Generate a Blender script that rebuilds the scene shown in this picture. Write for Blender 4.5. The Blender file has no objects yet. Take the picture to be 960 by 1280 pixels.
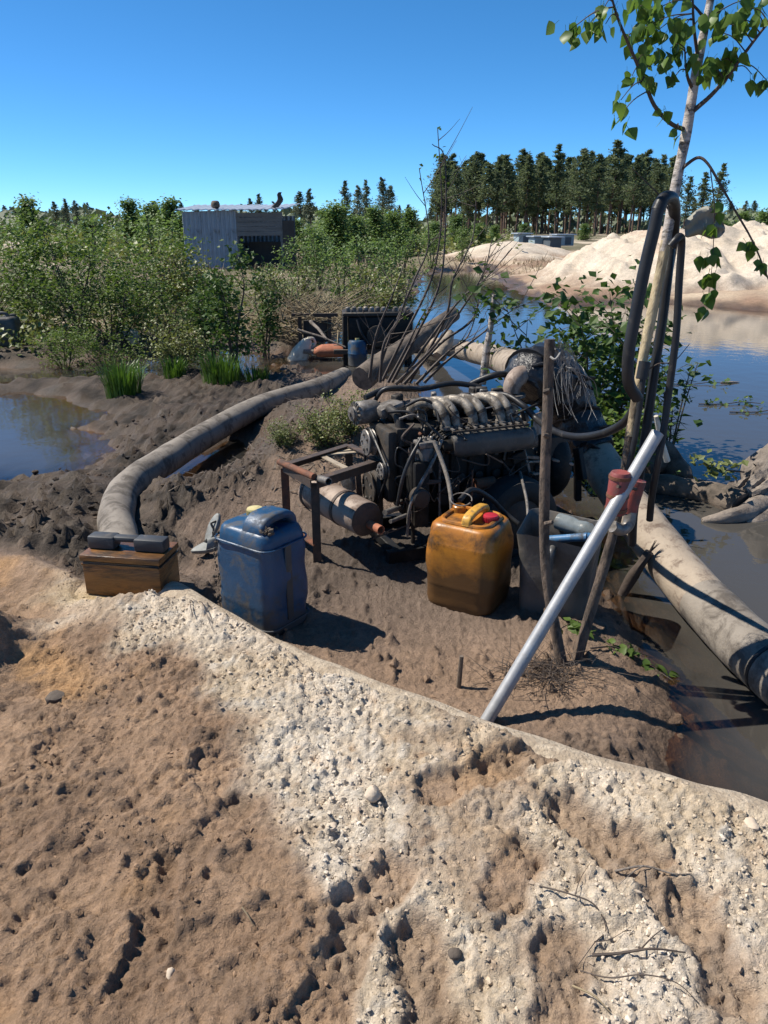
import bpy, bmesh, math, random
import numpy as np
from mathutils import Vector, Matrix

random.seed(7)
RNG = np.random.default_rng(11)
SC = bpy.context.scene
COL = SC.collection
rad = math.radians

# ------------------------------------------------------------------ camera
EYE = 1.6
PITCH = rad(20.3)
FPX = 961.0
cam_data = bpy.data.cameras.new("camera")
cam_data.sensor_width = 36.0
cam_data.lens = FPX / 1280.0 * 36.0
cam_data.clip_start = 0.05
cam_data.clip_end = 3000.0
cam = bpy.data.objects.new("camera", cam_data)
cam.location = (0, 0, EYE)
cam.rotation_euler = (math.pi / 2 - PITCH, 0, 0)
COL.objects.link(cam)
SC.camera = cam

# ------------------------------------------------------------------ light
SUN_EL = rad(52)
SUN_TO = Vector((-0.965, 0.26, 0)).normalized()          # horizontal direction towards the sun
world = bpy.data.worlds.new("World")
SC.world = world
world.use_nodes = True
wn = world.node_tree.nodes
bg = wn.get("Background") or wn.new("ShaderNodeBackground")
sky = wn.new("ShaderNodeTexSky")
sky.sky_type = 'NISHITA'
sky.sun_disc = False
sky.sun_elevation = SUN_EL
sky.sun_rotation = math.atan2(SUN_TO.x, SUN_TO.y)
sky.altitude = 1500
sky.air_density = 0.6
sky.dust_density = 0.0
sky.ozone_density = 8.0
# the phone camera's saturated blue: less red in the whole sky
wl = world.node_tree.links
sep = wn.new("ShaderNodeSeparateColor"); com = wn.new("ShaderNodeCombineColor")
wl.new(sky.outputs[0], sep.inputs[0])
pw = wn.new("ShaderNodeMath"); pw.operation = 'POWER'; pw.inputs[1].default_value = 1.25
ml = wn.new("ShaderNodeMath"); ml.operation = 'MULTIPLY'; ml.inputs[1].default_value = 0.52
mg = wn.new("ShaderNodeMath"); mg.operation = 'MULTIPLY'; mg.inputs[1].default_value = 1.0
mbl = wn.new("ShaderNodeMath"); mbl.operation = 'MULTIPLY'; mbl.inputs[1].default_value = 1.08
wl.new(sep.outputs[0], pw.inputs[0]); wl.new(pw.outputs[0], ml.inputs[0]); wl.new(ml.outputs[0], com.inputs[0])
wl.new(sep.outputs[1], mg.inputs[0]); wl.new(mg.outputs[0], com.inputs[1])
wl.new(sep.outputs[2], mbl.inputs[0]); wl.new(mbl.outputs[0], com.inputs[2])
wl.new(com.outputs[0], bg.inputs[0])
bg.inputs[1].default_value = 0.108
sun_data = bpy.data.lights.new("sun", 'SUN')
sun_data.energy = 5.0
sun_data.angle = rad(0.5)
sun_data.color = (1.0, 0.93, 0.82)
sun = bpy.data.objects.new("sun", sun_data)
sdir = Vector((SUN_TO.x * math.cos(SUN_EL), SUN_TO.y * math.cos(SUN_EL), math.sin(SUN_EL)))
sun.rotation_euler = sdir.to_track_quat('Z', 'Y').to_euler()
sun.location = (-6, 3, 9)
COL.objects.link(sun)

SC.view_settings.view_transform = 'Standard'
SC.view_settings.look = 'None'
SC.view_settings.exposure = 0.62
SC.view_settings.gamma = 1.0
SC.cycles.max_bounces = 6
SC.cycles.diffuse_bounces = 3
SC.cycles.glossy_bounces = 3
SC.cycles.transparent_max_bounces = 8
SC.cycles.use_denoising = True
SC.cycles.use_adaptive_sampling = True
SC.cycles.adaptive_threshold = 0.02

# ------------------------------------------------------------------ survey helpers
def ray(x, y):
    a, b = (x - 480) / FPX, (640 - y) / FPX
    return Vector((a, math.cos(PITCH) + b * math.sin(PITCH), -math.sin(PITCH) + b * math.cos(PITCH)))
def gp(x, y, z=0.0):
    """point of the place at height z, surveyed from the photograph"""
    d = ray(x, y); t = (z - EYE) / d.z
    return Vector((d.x * t, d.y * t, z))
def at(x, y, Y):
    """point of the place at distance Y in front of the viewer"""
    d = ray(x, y); t = Y / d.y
    return Vector((d.x * t, Y, EYE + d.z * t))

# ------------------------------------------------------------------ noise
def _hash(ix, iy, seed):
    h = (ix.astype(np.int64) * 374761393 + iy.astype(np.int64) * 668265263 + seed * 974711) & 0xFFFFFFFF
    h = ((h ^ (h >> 13)) * 1274126177) & 0xFFFFFFFF
    h = (h ^ (h >> 16)) & 0xFFFFFFFF
    return h
PERM = np.random.default_rng(5).permutation(1024).astype(np.int32)
GRX = np.cos(np.arange(1024) * 2 * math.pi * .618034).astype(np.float32); GRY = np.sin(np.arange(1024) * 2 * math.pi * .618034).astype(np.float32)
def perlin(x, y, seed=0):
    x = np.asarray(x, np.float32); y = np.asarray(y, np.float32)
    x0 = np.floor(x); y0 = np.floor(y)
    fx, fy = x - x0, y - y0
    u = fx * fx * fx * (fx * (fx * 6 - 15) + 10); v = fy * fy * fy * (fy * (fy * 6 - 15) + 10)
    ix = x0.astype(np.int32) & 1023; iy = y0.astype(np.int32) & 1023; sd = (seed * 131) & 1023
    def g(dx, dy):
        a = PERM[(PERM[(ix + dx + sd) & 1023] + iy + dy) & 1023]
        return GRX[a] * (fx - dx) + GRY[a] * (fy - dy)
    a = g(0, 0) * (1 - u) + g(1, 0) * u
    b = g(0, 1) * (1 - u) + g(1, 1) * u
    return (a * (1 - v) + b * v) * 1.5
def fbm(x, y, f, octv=4, seed=0, gain=0.5):
    s = 0; a = 1.0; t = 0
    for k in range(octv):
        s = s + a * perlin(x * f, y * f, seed + k * 17); t += a
        a *= gain; f *= 2.03
    return s / t
def billow(x, y, f, octv=3, seed=0, gain=0.5):
    s = 0; a = 1.0; t = 0
    for k in range(octv):
        s = s + a * np.abs(perlin(x * f, y * f, seed + k * 17)); t += a
        a *= gain; f *= 2.03
    return s / t
def sstep(a, b, x):
    t = np.clip((x - a) / (b - a), 0, 1)
    return t * t * (3 - 2 * t)

# ------------------------------------------------------------------ mesh helpers
class MB:
    def __init__(self):
        self.v = []; self.f = []; self.n = 0; self.col = []
    def add(self, verts, faces, col=None):
        verts = [tuple(p) for p in verts]
        o = self.n
        self.v += verts; self.f += [tuple(i + o for i in f) for f in faces]
        self.n += len(verts)
        if col is not None: self.col += [col] * len(verts)
        return self
    def move(self, M):
        self.v = [tuple(M @ Vector(p)) for p in self.v]; return self
    def mesh(self, name, mat=None, smooth=True, origin=(0, 0, 0), angle=None):
        me = bpy.data.meshes.new(name)
        ox, oy, oz = origin
        me.from_pydata([(x - ox, y - oy, z - oz) for x, y, z in self.v], [], self.f)
        if smooth: me.polygons.foreach_set("use_smooth", [True] * len(me.polygons))
        if angle is not None:
            me.set_sharp_from_angle(angle=rad(angle))
        if self.col and len(self.col) == len(self.v):
            at_ = me.color_attributes.new("tint", 'FLOAT_COLOR', 'POINT')
            at_.data.foreach_set("color", np.array([(c[0], c[1], c[2], 1) for c in self.col], float).ravel())
        if mat: me.materials.append(mat)
        me.update()
        return me
    def build(self, name, mat, parent=None, smooth=True, origin=(0, 0, 0), angle=40):
        me = self.mesh(name, mat, smooth, origin, angle)
        o = bpy.data.objects.new(name, me); COL.objects.link(o)
        if parent is not None: o.parent = parent
        return o
def tag(o, label=None, cat=None, group=None, kind=None):
    if label: o["label"] = label
    if cat: o["category"] = cat
    if group: o["group"] = group
    if kind: o["kind"] = kind
    return o
def thing(name, label, cat, loc=(0, 0, 0), rotz=0.0, group=None):
    o = bpy.data.objects.new(name, None); COL.objects.link(o)
    o.empty_display_size = 0.1
    o.location = loc; o.rotation_euler = (0, 0, rotz)
    return tag(o, label, cat, group)
def solo(name, mb, mat, label, cat, origin, group=None, smooth=True, angle=40):
    """a thing that is one mesh, given in world coordinates"""
    o = mb.build(name, mat, None, smooth, origin, angle)
    o.location = origin
    return tag(o, label, cat, group)
def kids(o): return [c for c in COL.objects if c.parent is o]
def copy_thing(root, tree, loc, rotz=0, scale=1.0, label=None, group=None):
    r = root.copy(); COL.objects.link(r)
    r.location = loc; r.rotation_euler = (0, 0, rotz); r.scale = (scale,) * 3 if not isinstance(scale, tuple) else scale
    for ch in tree:
        c = ch.copy(); COL.objects.link(c); c.parent = r
    return tag(r, label, None, group)

def curve(pts, n=8):
    """Catmull-Rom through pts"""
    P = [Vector(p) for p in pts]
    P = [P[0] * 2 - P[1]] + P + [P[-1] * 2 - P[-2]]
    out = []
    for i in range(1, len(P) - 2):
        for k in range(n):
            t = k / n
            a, b, c, d = P[i - 1], P[i], P[i + 1], P[i + 2]
            out.append(0.5 * ((2 * b) + (c - a) * t + (2 * a - 5 * b + 4 * c - d) * t * t + (3 * b - a - 3 * c + d) * t ** 3))
    out.append(P[-2].copy())
    return out
def lerp_list(vals, m):
    return list(np.interp(np.linspace(0, 1, m), np.linspace(0, 1, len(vals)), vals))
def tube(mb, pts, r, n=10, cap=True, wob=None, col=None):
    pts = [Vector(p) for p in pts]; m = len(pts)
    rr = [r] * m if isinstance(r, (int, float)) else lerp_list(r, m)
    T = []
    for i in range(m):
        t = pts[min(i + 1, m - 1)] - pts[max(i - 1, 0)]
        T.append(t.normalized() if t.length > 1e-9 else Vector((0, 0, 1)))
    up = Vector((0, 0, 1)) if abs(T[0].z) < 0.9 else Vector((1, 0, 0))
    N = (up - T[0] * up.dot(T[0])).normalized()
    V = []
    for i in range(m):
        N = N - T[i] * N.dot(T[i])
        N = N.normalized() if N.length > 1e-6 else T[i].orthogonal().normalized()
        B = T[i].cross(N)
        for k in range(n):
            a = 2 * math.pi * k / n
            q = rr[i]
            if wob: q *= wob(i, k)
            V.append(pts[i] + N * (math.cos(a) * q) + B * (math.sin(a) * q))
    F = [(i * n + k, i * n + (k + 1) % n, (i + 1) * n + (k + 1) % n, (i + 1) * n + k) for i in range(m - 1) for k in range(n)]
    if cap:
        F.append(tuple(range(n - 1, -1, -1))); F.append(tuple((m - 1) * n + k for k in range(n)))
    mb.add(V, F, col); return mb
def pipe_wall(mb, pts, r, t, n=20):
    """hollow pipe with wall thickness t"""
    pts = [Vector(p) for p in pts]
    a = MB(); tube(a, pts, r, n, cap=False); b = MB(); tube(b, pts, [r - t] * 2, n, cap=False)
    o = len(a.v); m = len(pts)
    V = a.v + b.v
    F = list(a.f) + [tuple(i + o for i in reversed(f)) for f in b.f]
    for k in range(n):
        k2 = (k + 1) % n
        F.append((k2, k, o + k, o + k2)); e = (m - 1) * n
        F.append((e + k, e + k2, o + e + k2, o + e + k))
    mb.add(V, F); return mb
def box(mb, c, s, R=None):
    c = Vector(c); h = Vector(s) / 2
    V = [Vector((sx * h.x, sy * h.y, sz * h.z)) for sx in (-1, 1) for sy in (-1, 1) for sz in (-1, 1)]
    if R is not None: V = [R @ v for v in V]
    F = [(0, 1, 3, 2), (4, 6, 7, 5), (0, 4, 5, 1), (2, 3, 7, 6), (0, 2, 6, 4), (1, 5, 7, 3)]
    mb.add([c + v for v in V], F); return mb
def rbox(mb, c, s, r=0.01, seg=2, R=None, taper=None):
    bm = bmesh.new(); bmesh.ops.create_cube(bm, size=1.0)
    for v in bm.verts:
        v.co = Vector((v.co.x * s[0], v.co.y * s[1], v.co.z * s[2]))
        if taper and v.co.z < 0: v.co.x *= taper; v.co.y *= taper
    bmesh.ops.bevel(bm, geom=bm.edges[:], offset=r, segments=seg, affect='EDGES', profile=0.5)
    bm.verts.index_update()
    V = [v.co.copy() for v in bm.verts]
    if R is not None: V = [R @ v for v in V]
    F = [[v.index for v in f.verts] for f in bm.faces]
    bm.free(); c = Vector(c)
    mb.add([c + v for v in V], F); return mb
def beam(mb, a, b, w, h, up=(0, 0, 1), r=0.0):
    a, b = Vector(a), Vector(b); d = b - a; L = d.length; x = d.normalized()
    up = Vector(up)
    if abs(x.dot(up)) > 0.95: up = Vector((0, 1, 0))
    y = up.cross(x).normalized(); z = x.cross(y)
    R = Matrix((x, y, z)).transposed()
    if r: rbox(mb, (a + b) / 2, (L, w, h), r, 1, R)
    else: box(mb, (a + b) / 2, (L, w, h), R)
    return mb
def angle_iron(mb, a, b, w=0.04, t=0.005, up=(0, 0, 1), side=1):
    a, b = Vector(a), Vector(b); x = (b - a).normalized(); up = Vector(up)
    y = up.cross(x).normalized() * side
    beam(mb, a + up * 0.0, b, w, t, up)
    beam(mb, a - up * (w / 2 - t / 2) + y * (w / 2 - t / 2 + .0004), b - up * (w / 2 - t / 2) + y * (w / 2 - t / 2 + .0004), t, w - .001, up)
    return mb
def lathe(mb, prof, n=24, M=None, cap=True):
    V = []; F = []
    for r, z in prof:
        for k in range(n):
            a = 2 * math.pi * k / n
            V.append(Vector((r * math.cos(a), r * math.sin(a), z)))
    m = len(prof)
    for i in range(m - 1):
        for k in range(n):
            F.append((i * n + k, i * n + (k + 1) % n, (i + 1) * n + (k + 1) % n, (i + 1) * n + k))
    if cap:
        F.append(tuple(range(n - 1, -1, -1))); F.append(tuple((m - 1) * n + k for k in range(n)))
    if M is not None: V = [M @ v for v in V]
    mb.add(V, F); return mb
def frame(o, zdir, xdir=(1, 0, 0)):
    z = Vector(zdir).normalized(); x = Vector(xdir)
    if abs(x.normalized().dot(z)) > .98: x = Vector((0, 1, 0))
    x = (x - z * x.dot(z)).normalized(); y = z.cross(x)
    M = Matrix((x, y, z)).transposed().to_4x4(); M.translation = Vector(o)
    return M
def rrect(w, d, r, n=5):
    out = []
    for cx, cy, a0 in ((w / 2 - r, d / 2 - r, 0), (-w / 2 + r, d / 2 - r, 90), (-w / 2 + r, -d / 2 + r, 180), (w / 2 - r, -d / 2 + r, 270)):
        for k in range(n + 1):
            a = rad(a0 + 90 * k / n)
            out.append((cx + r * math.cos(a), cy + r * math.sin(a)))
    return out
def loft(mb, secs, cap0=True, cap1=True):
    n = len(secs[0]); V = [p for s in secs for p in s]
    F = [(i * n + k, i * n + (k + 1) % n, (i + 1) * n + (k + 1) % n, (i + 1) * n + k) for i in range(len(secs) - 1) for k in range(n)]
    if cap0: F.append(tuple(range(n - 1, -1, -1)))
    if cap1: F.append(tuple((len(secs) - 1) * n + k for k in range(n)))
    mb.add(V, F); return mb

# ------------------------------------------------------------------ materials
def new_mat(name):
    m = bpy.data.materials.new(name); m.use_nodes = True
    nt = m.node_tree; b = nt.nodes.get("Principled BSDF")
    return m, nt, b
def N(nt, t, **kw):
    n = nt.nodes.new(t)
    for k, v in kw.items(): setattr(n, k, v)
    return n
def noise_node(nt, vec, scale, detail=5, rough=0.6, dist=0.0):
    n = N(nt, 'ShaderNodeTexNoise'); n.inputs['Scale'].default_value = scale
    n.inputs['Detail'].default_value = detail; n.inputs['Roughness'].default_value = rough
    n.inputs['Distortion'].default_value = dist
    nt.links.new(vec, n.inputs['Vector']); return n
def ramp(nt, fac, a, b, ca=(0, 0, 0, 1), cb=(1, 1, 1, 1)):
    r = N(nt, 'ShaderNodeValToRGB'); r.color_ramp.elements[0].position = a; r.color_ramp.elements[1].position = b
    r.color_ramp.elements[0].color = ca; r.color_ramp.elements[1].color = cb
    nt.links.new(fac, r.inputs[0]); return r
def mix(nt, fac, a, b, mode='MIX'):
    m = N(nt, 'ShaderNodeMix', data_type='RGBA', blend_type=mode)
    for s, v in ((m.inputs[0], fac), (m.inputs[6], a), (m.inputs[7], b)):
        if hasattr(v, 'links'): nt.links.new(v, s)
        else: s.default_value = v if isinstance(v, (int, float)) else (*v[:3], 1)
    return m.outputs[2]
def maths(nt, op, a, b=None):
    m = N(nt, 'ShaderNodeMath', operation=op)
    for s, v in ((m.inputs[0], a), (m.inputs[1], b)):
        if v is None: continue
        if hasattr(v, 'links'): nt.links.new(v, s)
        else: s.default_value = v
    return m.outputs[0]
def pmat(name, c1, c2=None, scale=8, rough=0.6, metal=0.0, bump=0.15, bscale=60, dirt=None, dirt_amt=0.5, dscale=5, rough2=None, spec=0.5, stretch=(1, 1, 1), bdist=0.01, low_dirt=None):
    """painted, rusted or dirty surface: two tones, blotchy dirt, fine relief"""
    m, nt, b = new_mat(name)
    tc = N(nt, 'ShaderNodeTexCoord'); mp = N(nt, 'ShaderNodeMapping'); mp.inputs['Scale'].default_value = stretch
    nt.links.new(tc.outputs['Object'], mp.inputs[0]); vec = mp.outputs[0]
    n1 = noise_node(nt, vec, scale, 6, 0.65)
    r1 = ramp(nt, n1.outputs['Fac'], 0.35, 0.68)
    col = mix(nt, r1.outputs[0], c1, c2 or tuple(x * 0.7 for x in c1))
    rsock = None
    if dirt:
        n2 = noise_node(nt, vec, dscale, 8, 0.7, 0.4)
        p = 0.64 - 0.38 * dirt_amt
        r2 = ramp(nt, n2.outputs['Fac'], p, p + 0.13)
        f = r2.outputs[0]
        if low_dirt:                                        # splashed mud rising from the base
            sx = N(nt, 'ShaderNodeSeparateXYZ'); nt.links.new(tc.outputs['Object'], sx.inputs[0])
            h = maths(nt, 'SUBTRACT', low_dirt, sx.outputs[2])
            h = maths(nt, 'MULTIPLY', h, 1 / max(low_dirt, .01))
            h = maths(nt, 'ADD', h, n2.outputs['Fac'])
            h = ramp(nt, h, 0.60, 0.98).outputs[0]
            f = maths(nt, 'MAXIMUM', f, h)
        f = maths(nt, 'MULTIPLY', f, 0.9)
        col = mix(nt, f, col, dirt)
        mr = N(nt, 'ShaderNodeMapRange'); mr.inputs[3].default_value = rough; mr.inputs[4].default_value = rough2 or 0.9
        nt.links.new(f, mr.inputs[0]); rsock = mr.outputs[0]
        if metal:
            mm = N(nt, 'ShaderNodeMapRange'); mm.inputs[3].default_value = metal; mm.inputs[4].default_value = 0
            nt.links.new(f, mm.inputs[0]); nt.links.new(mm.outputs[0], b.inputs['Metallic'])
    nt.links.new(col, b.inputs['Base Color'])
    if rsock: nt.links.new(rsock, b.inputs['Roughness'])
    else: b.inputs['Roughness'].default_value = rough
    if not (dirt and metal): b.inputs['Metallic'].default_value = metal
    b.inputs['Specular IOR Level'].default_value = spec
    if bump:
        n3 = noise_node(nt, vec, bscale, 6, 0.65)
        bp = N(nt, 'ShaderNodeBump'); bp.inputs['Strength'].default_value = bump; bp.inputs['Distance'].default_value = bdist
        nt.links.new(n3.outputs['Fac'], bp.inputs['Height']); nt.links.new(bp.outputs[0], b.inputs['Normal'])
    return m
def leaf_mat(name, c1, c2, rough=0.4, trans=0.35, spec=0.5):
    m, nt, b = new_mat(name)
    a = N(nt, 'ShaderNodeAttribute', attribute_name="tint")
    oi = N(nt, 'ShaderNodeObjectInfo')
    sx = N(nt, 'ShaderNodeSeparateColor'); nt.links.new(a.outputs['Color'], sx.inputs[0])
    f = maths(nt, 'ADD', maths(nt, 'MULTIPLY', sx.outputs[0], 0.75), maths(nt, 'MULTIPLY', oi.outputs['Random'], 0.25))
    col = mix(nt, f, c1, c2)
    nt.links.new(col, b.inputs['Base Color']); b.inputs['Roughness'].default_value = rough
    b.inputs['Specular IOR Level'].default_value = spec
    tr = N(nt, 'ShaderNodeBsdfTranslucent'); tcol = mix(nt, 1.0, col, (1.0, 1.0, 0.45), 'MULTIPLY')
    tcol = mix(nt, 0.5, tcol, col)
    nt.links.new(tcol, tr.inputs[0])
    ms = N(nt, 'ShaderNodeMixShader'); ms.inputs[0].default_value = trans
    nt.links.new(b.outputs[0], ms.inputs[1]); nt.links.new(tr.outputs[0], ms.inputs[2])
    nt.links.new(ms.outputs[0], nt.nodes['Material Output'].inputs[0])
    return m

M = {}
M['blue_plastic'] = pmat('blue_plastic', (0.010, 0.057, 0.130), (0.008, 0.038, 0.088), 6, 0.42, 0, 0.2, 40, (0.07, 0.066, 0.062), 0.40, 11, low_dirt=0.10)
M['orange_plastic'] = pmat('orange_plastic', (0.46, 0.185, 0.022), (0.31, 0.11, 0.015), 5, 0.35, 0, 0.12, 30, (0.060, 0.034, 0.014), 0.44, 6, low_dirt=0.34, rough2=0.45)
M['black_plastic'] = pmat('black_plastic', (0.045, 0.045, 0.045), (0.075, 0.072, 0.068), 6, 0.42, 0, 0.2, 40, (0.13, 0.11, 0.09), 0.42, 8, low_dirt=0.2)
M['black_rubber'] = pmat('black_rubber', (0.014, 0.014, 0.016), (0.026, 0.026, 0.026), 9, 0.42, 0, 0.1, 90, (0.06, 0.052, 0.045), 0.16, 12, spec=0.3)
M['film'] = pmat('black_film', (0.012, 0.012, 0.014), (0.02, 0.02, 0.022), 9, 0.3, 0, 0.6, 14, (0.05, 0.046, 0.042), 0.1, 8, bdist=0.03)
M['engine_black'] = pmat('engine_black', (0.007, 0.007, 0.007), (0.016, 0.015, 0.014), 14, 0.55, 0.0, 0.3, 60, (0.04, 0.032, 0.025), 0.34, 12, spec=0.22)
M['cast_iron'] = pmat('cast_iron', (0.026, 0.024, 0.022), (0.045, 0.04, 0.035), 14, 0.6, 0.0, 0.3, 70, (0.06, 0.046, 0.035), 0.42, 10, spec=0.3)
M['alloy'] = pmat('alloy', (0.33, 0.295, 0.245), (0.22, 0.19, 0.155), 18, 0.5, 0.45, 0.25, 90, (0.065, 0.052, 0.04), 0.48, 16)
M['dirty_alloy'] = pmat('dirty_alloy', (0.26, 0.24, 0.22), (0.15, 0.135, 0.12), 16, 0.5, 0.6, 0.25, 80, (0.06, 0.052, 0.045), 0.5, 12)
M['grey_filter'] = pmat('grey_filter', (0.12, 0.12, 0.12), (0.08, 0.08, 0.08), 16, 0.45, 0.2, 0.1, 80, (0.04, 0.035, 0.03), 0.3, 12)
M['galv'] = pmat('galvanised', (0.36, 0.365, 0.37), (0.27, 0.275, 0.28), 16, 0.5, 0.35, 0.06, 120, (0.22, 0.2, 0.18), 0.2, 14)
M['rust'] = pmat('rust', (0.20, 0.075, 0.035), (0.11, 0.045, 0.025), 18, 0.8, 0.1, 0.4, 90, (0.06, 0.04, 0.03), 0.4, 10)
M['rust_light'] = pmat('rust_light', (0.36, 0.13, 0.065), (0.25, 0.085, 0.045), 20, 0.75, 0.1, 0.3, 90)
M['tank_paint'] = pmat('tank_paint', (0.29, 0.225, 0.18), (0.21, 0.155, 0.12), 9, 0.6, 0.1, 0.25, 50, (0.12, 0.075, 0.05), 0.42, 9, stretch=(1, 1, 1))
M['dark_iron'] = pmat('dark_iron', (0.045, 0.036, 0.03), (0.075, 0.05, 0.038), 16, 0.65, 0.2, 0.3, 80, (0.12, 0.07, 0.045), 0.3, 14)
M['beige_paint'] = pmat('beige_paint', (0.35, 0.29, 0.21), (0.27, 0.215, 0.155), 12, 0.6, 0, 0.2, 60, (0.10, 0.06, 0.04), 0.3, 12)
M['pipe_grey'] = pmat('pipe_grey', (0.23, 0.20, 0.165), (0.155, 0.132, 0.108), 5, 0.75, 0, 0.35, 60, (0.075, 0.062, 0.05), 0.42, 9)
M['pipe_sand'] = pmat('pipe_sand', (0.33, 0.27, 0.205), (0.23, 0.185, 0.14), 6, 0.75, 0, 0.35, 60, (0.11, 0.075, 0.055), 0.36, 13)
M['wood_box'] = pmat('wood_box', (0.15, 0.065, 0.018), (0.23, 0.105, 0.03), 9, 0.32, 0, 0.3, 40, (0.022, 0.014, 0.009), 0.48, 6, rough2=0.4, stretch=(0.5, 1, 3.0))
M['dark_plastic'] = pmat('dark_plastic', (0.035, 0.037, 0.04), (0.055, 0.055, 0.055), 7, 0.5, 0, 0.1, 60, (0.14, 0.12, 0.1), 0.18, 9)
M['cream_cap'] = pmat('cream_cap', (0.55, 0.47, 0.22), (0.42, 0.35, 0.16), 20, 0.45, 0, 0.05, 60, (0.16, 0.12, 0.07), 0.3, 25)
M['yellow_cap'] = pmat('yellow_cap', (0.58, 0.33, 0.05), (0.45, 0.22, 0.03), 20, 0.4, 0, 0.05, 60, (0.14, 0.08, 0.03), 0.3, 25)
M['red_cap'] = pmat('red_cap', (0.42, 0.02, 0.035), (0.3, 0.015, 0.025), 20, 0.4, 0, 0.05, 60)
M['red_sleeve'] = pmat('red_sleeve', (0.25, 0.058, 0.05), (0.16, 0.036, 0.032), 20, 0.55, 0, 0.15, 80, (0.1, 0.07, 0.06), 0.3, 20)
M['slipper'] = pmat('slipper_rubber', (0.23, 0.235, 0.22), (0.15, 0.155, 0.15), 20, 0.6, 0, 0.1, 80, (0.12, 0.1, 0.08), 0.3, 18)
M['blue_tool'] = pmat('blue_tool', (0.05, 0.15, 0.30), (0.03, 0.10, 0.2), 20, 0.4, 0, 0.1, 80, (0.05, 0.045, 0.04), 0.35, 20)
M['clear_bottle'] = pmat('smoky_bottle', (0.20, 0.22, 0.22), (0.12, 0.14, 0.14), 18, 0.15, 0, 0.1, 40, (0.08, 0.07, 0.06), 0.3, 20)
M['white_plastic'] = pmat('white_plastic', (0.62, 0.58, 0.48), (0.5, 0.46, 0.38), 9, 0.55, 0, 0.1, 50, (0.25, 0.2, 0.14), 0.3, 9)
M['bark_birch'] = pmat('birch_bark', (0.50, 0.46, 0.42), (0.33, 0.28, 0.24), 20, 0.7, 0, 0.4, 60, (0.045, 0.037, 0.03), 0.44, 14, stretch=(1, 1, 2.6))
M['bark_peeled'] = pmat('peeled_bark', (0.50, 0.41, 0.25), (0.34, 0.26, 0.15), 22, 0.7, 0, 0.7, 60, (0.10, 0.075, 0.05), 0.38, 20, stretch=(1, 1, 0.4))
M['bark_aspen'] = pmat('sapling_bark', (0.165, 0.118, 0.085), (0.085, 0.062, 0.046), 22, 0.8, 0, 0.9, 70, (0.04, 0.031, 0.025), 0.48, 26, stretch=(1, 1, 0.4))
M['twig'] = pmat('twig_bark', (0.045, 0.032, 0.026), (0.075, 0.055, 0.042), 18, 0.7, 0, 0.3, 80)
M['dry_wood'] = pmat('dry_wood', (0.24, 0.20, 0.165), (0.13, 0.108, 0.09), 9, 0.85, 0, 1.0, 50, (0.07, 0.055, 0.045), 0.35, 7, stretch=(1, 1, 1))
M['log_wood'] = pmat('log_wood', (0.16, 0.125, 0.095), (0.09, 0.07, 0.055), 8, 0.85, 0, 0.6, 40, (0.045, 0.038, 0.03), 0.4, 7)
M['pine_bark'] = pmat('pine_bark', (0.155, 0.098, 0.07), (0.10, 0.065, 0.05), 2, 0.9, 0, 0.3, 12)
M['straw'] = pmat('straw', (0.30, 0.235, 0.14), (0.19, 0.145, 0.085), 9, 0.8, 0, 0, 1)
M['twine'] = pmat('twine', (0.26, 0.25, 0.235), (0.16, 0.155, 0.145), 30, 0.7, 0, 0, 1)
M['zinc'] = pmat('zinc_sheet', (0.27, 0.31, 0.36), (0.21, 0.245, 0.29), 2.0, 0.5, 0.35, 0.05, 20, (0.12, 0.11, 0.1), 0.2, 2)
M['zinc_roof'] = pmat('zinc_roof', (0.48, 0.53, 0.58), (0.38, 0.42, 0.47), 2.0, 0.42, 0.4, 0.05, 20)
M['grey_board'] = pmat('grey_board', (0.17, 0.165, 0.16), (0.11, 0.105, 0.10), 4, 0.85, 0, 0.3, 30, stretch=(0.3, 1, 2))
M['dark_board'] = pmat('dark_board', (0.03, 0.027, 0.025), (0.05, 0.045, 0.04), 4, 0.8, 0, 0.3, 30)
M['tarp'] = pmat('tarp_cloth', (0.20, 0.20, 0.165), (0.28, 0.27, 0.23), 9, 0.7, 0, 0.25, 40)
M['hive_blue'] = pmat('hive_blue', (0.30, 0.38, 0.42), (0.22, 0.29, 0.33), 2, 0.7, 0, 0.05, 20)
M['hive_dark'] = pmat('hive_dark', (0.08, 0.10, 0.12), (0.06, 0.075, 0.09), 2, 0.7, 0, 0.05, 20)
M['stone'] = pmat('stone', (0.52, 0.43, 0.33), (0.42, 0.33, 0.25), 30, 0.85, 0, 0.4, 90)
M['mud_clod'] = pmat('mud_clod', (0.10, 0.078, 0.06), (0.065, 0.05, 0.04), 25, 0.85, 0, 0.6, 60)
M['tyre'] = pmat('tyre', (0.012, 0.012, 0.012), (0.02, 0.019, 0.018), 12, 0.7, 0, 0.3, 60)
M['leaf_birch'] = leaf_mat('leaf_birch', (0.055, 0.125, 0.025), (0.15, 0.24, 0.045), 0.42, 0.5, 0.35)
M['leaf_bush'] = leaf_mat('leaf_bush', (0.035, 0.075, 0.016), (0.17, 0.245, 0.05), 0.5, 0.42, 0.3)
M['leaf_olive'] = leaf_mat('leaf_olive', (0.09, 0.12, 0.035), (0.22, 0.24, 0.07), 0.5, 0.3)
M['leaf_dark'] = leaf_mat('leaf_dark', (0.026, 0.06, 0.016), (0.10, 0.165, 0.036), 0.5, 0.35, 0.25)
M['leaf_pale'] = leaf_mat('leaf_pale', (0.085, 0.15, 0.045), (0.20, 0.29, 0.09), 0.6, 0.45)
M['grass'] = leaf_mat('sedge_green', (0.035, 0.085, 0.012), (0.10, 0.19, 0.025), 0.45, 0.3)
M['needle'] = leaf_mat('pine_needle', (0.07, 0.10, 0.06), (0.18, 0.215, 0.12), 0.7, 0.45, 0.2)
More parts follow.
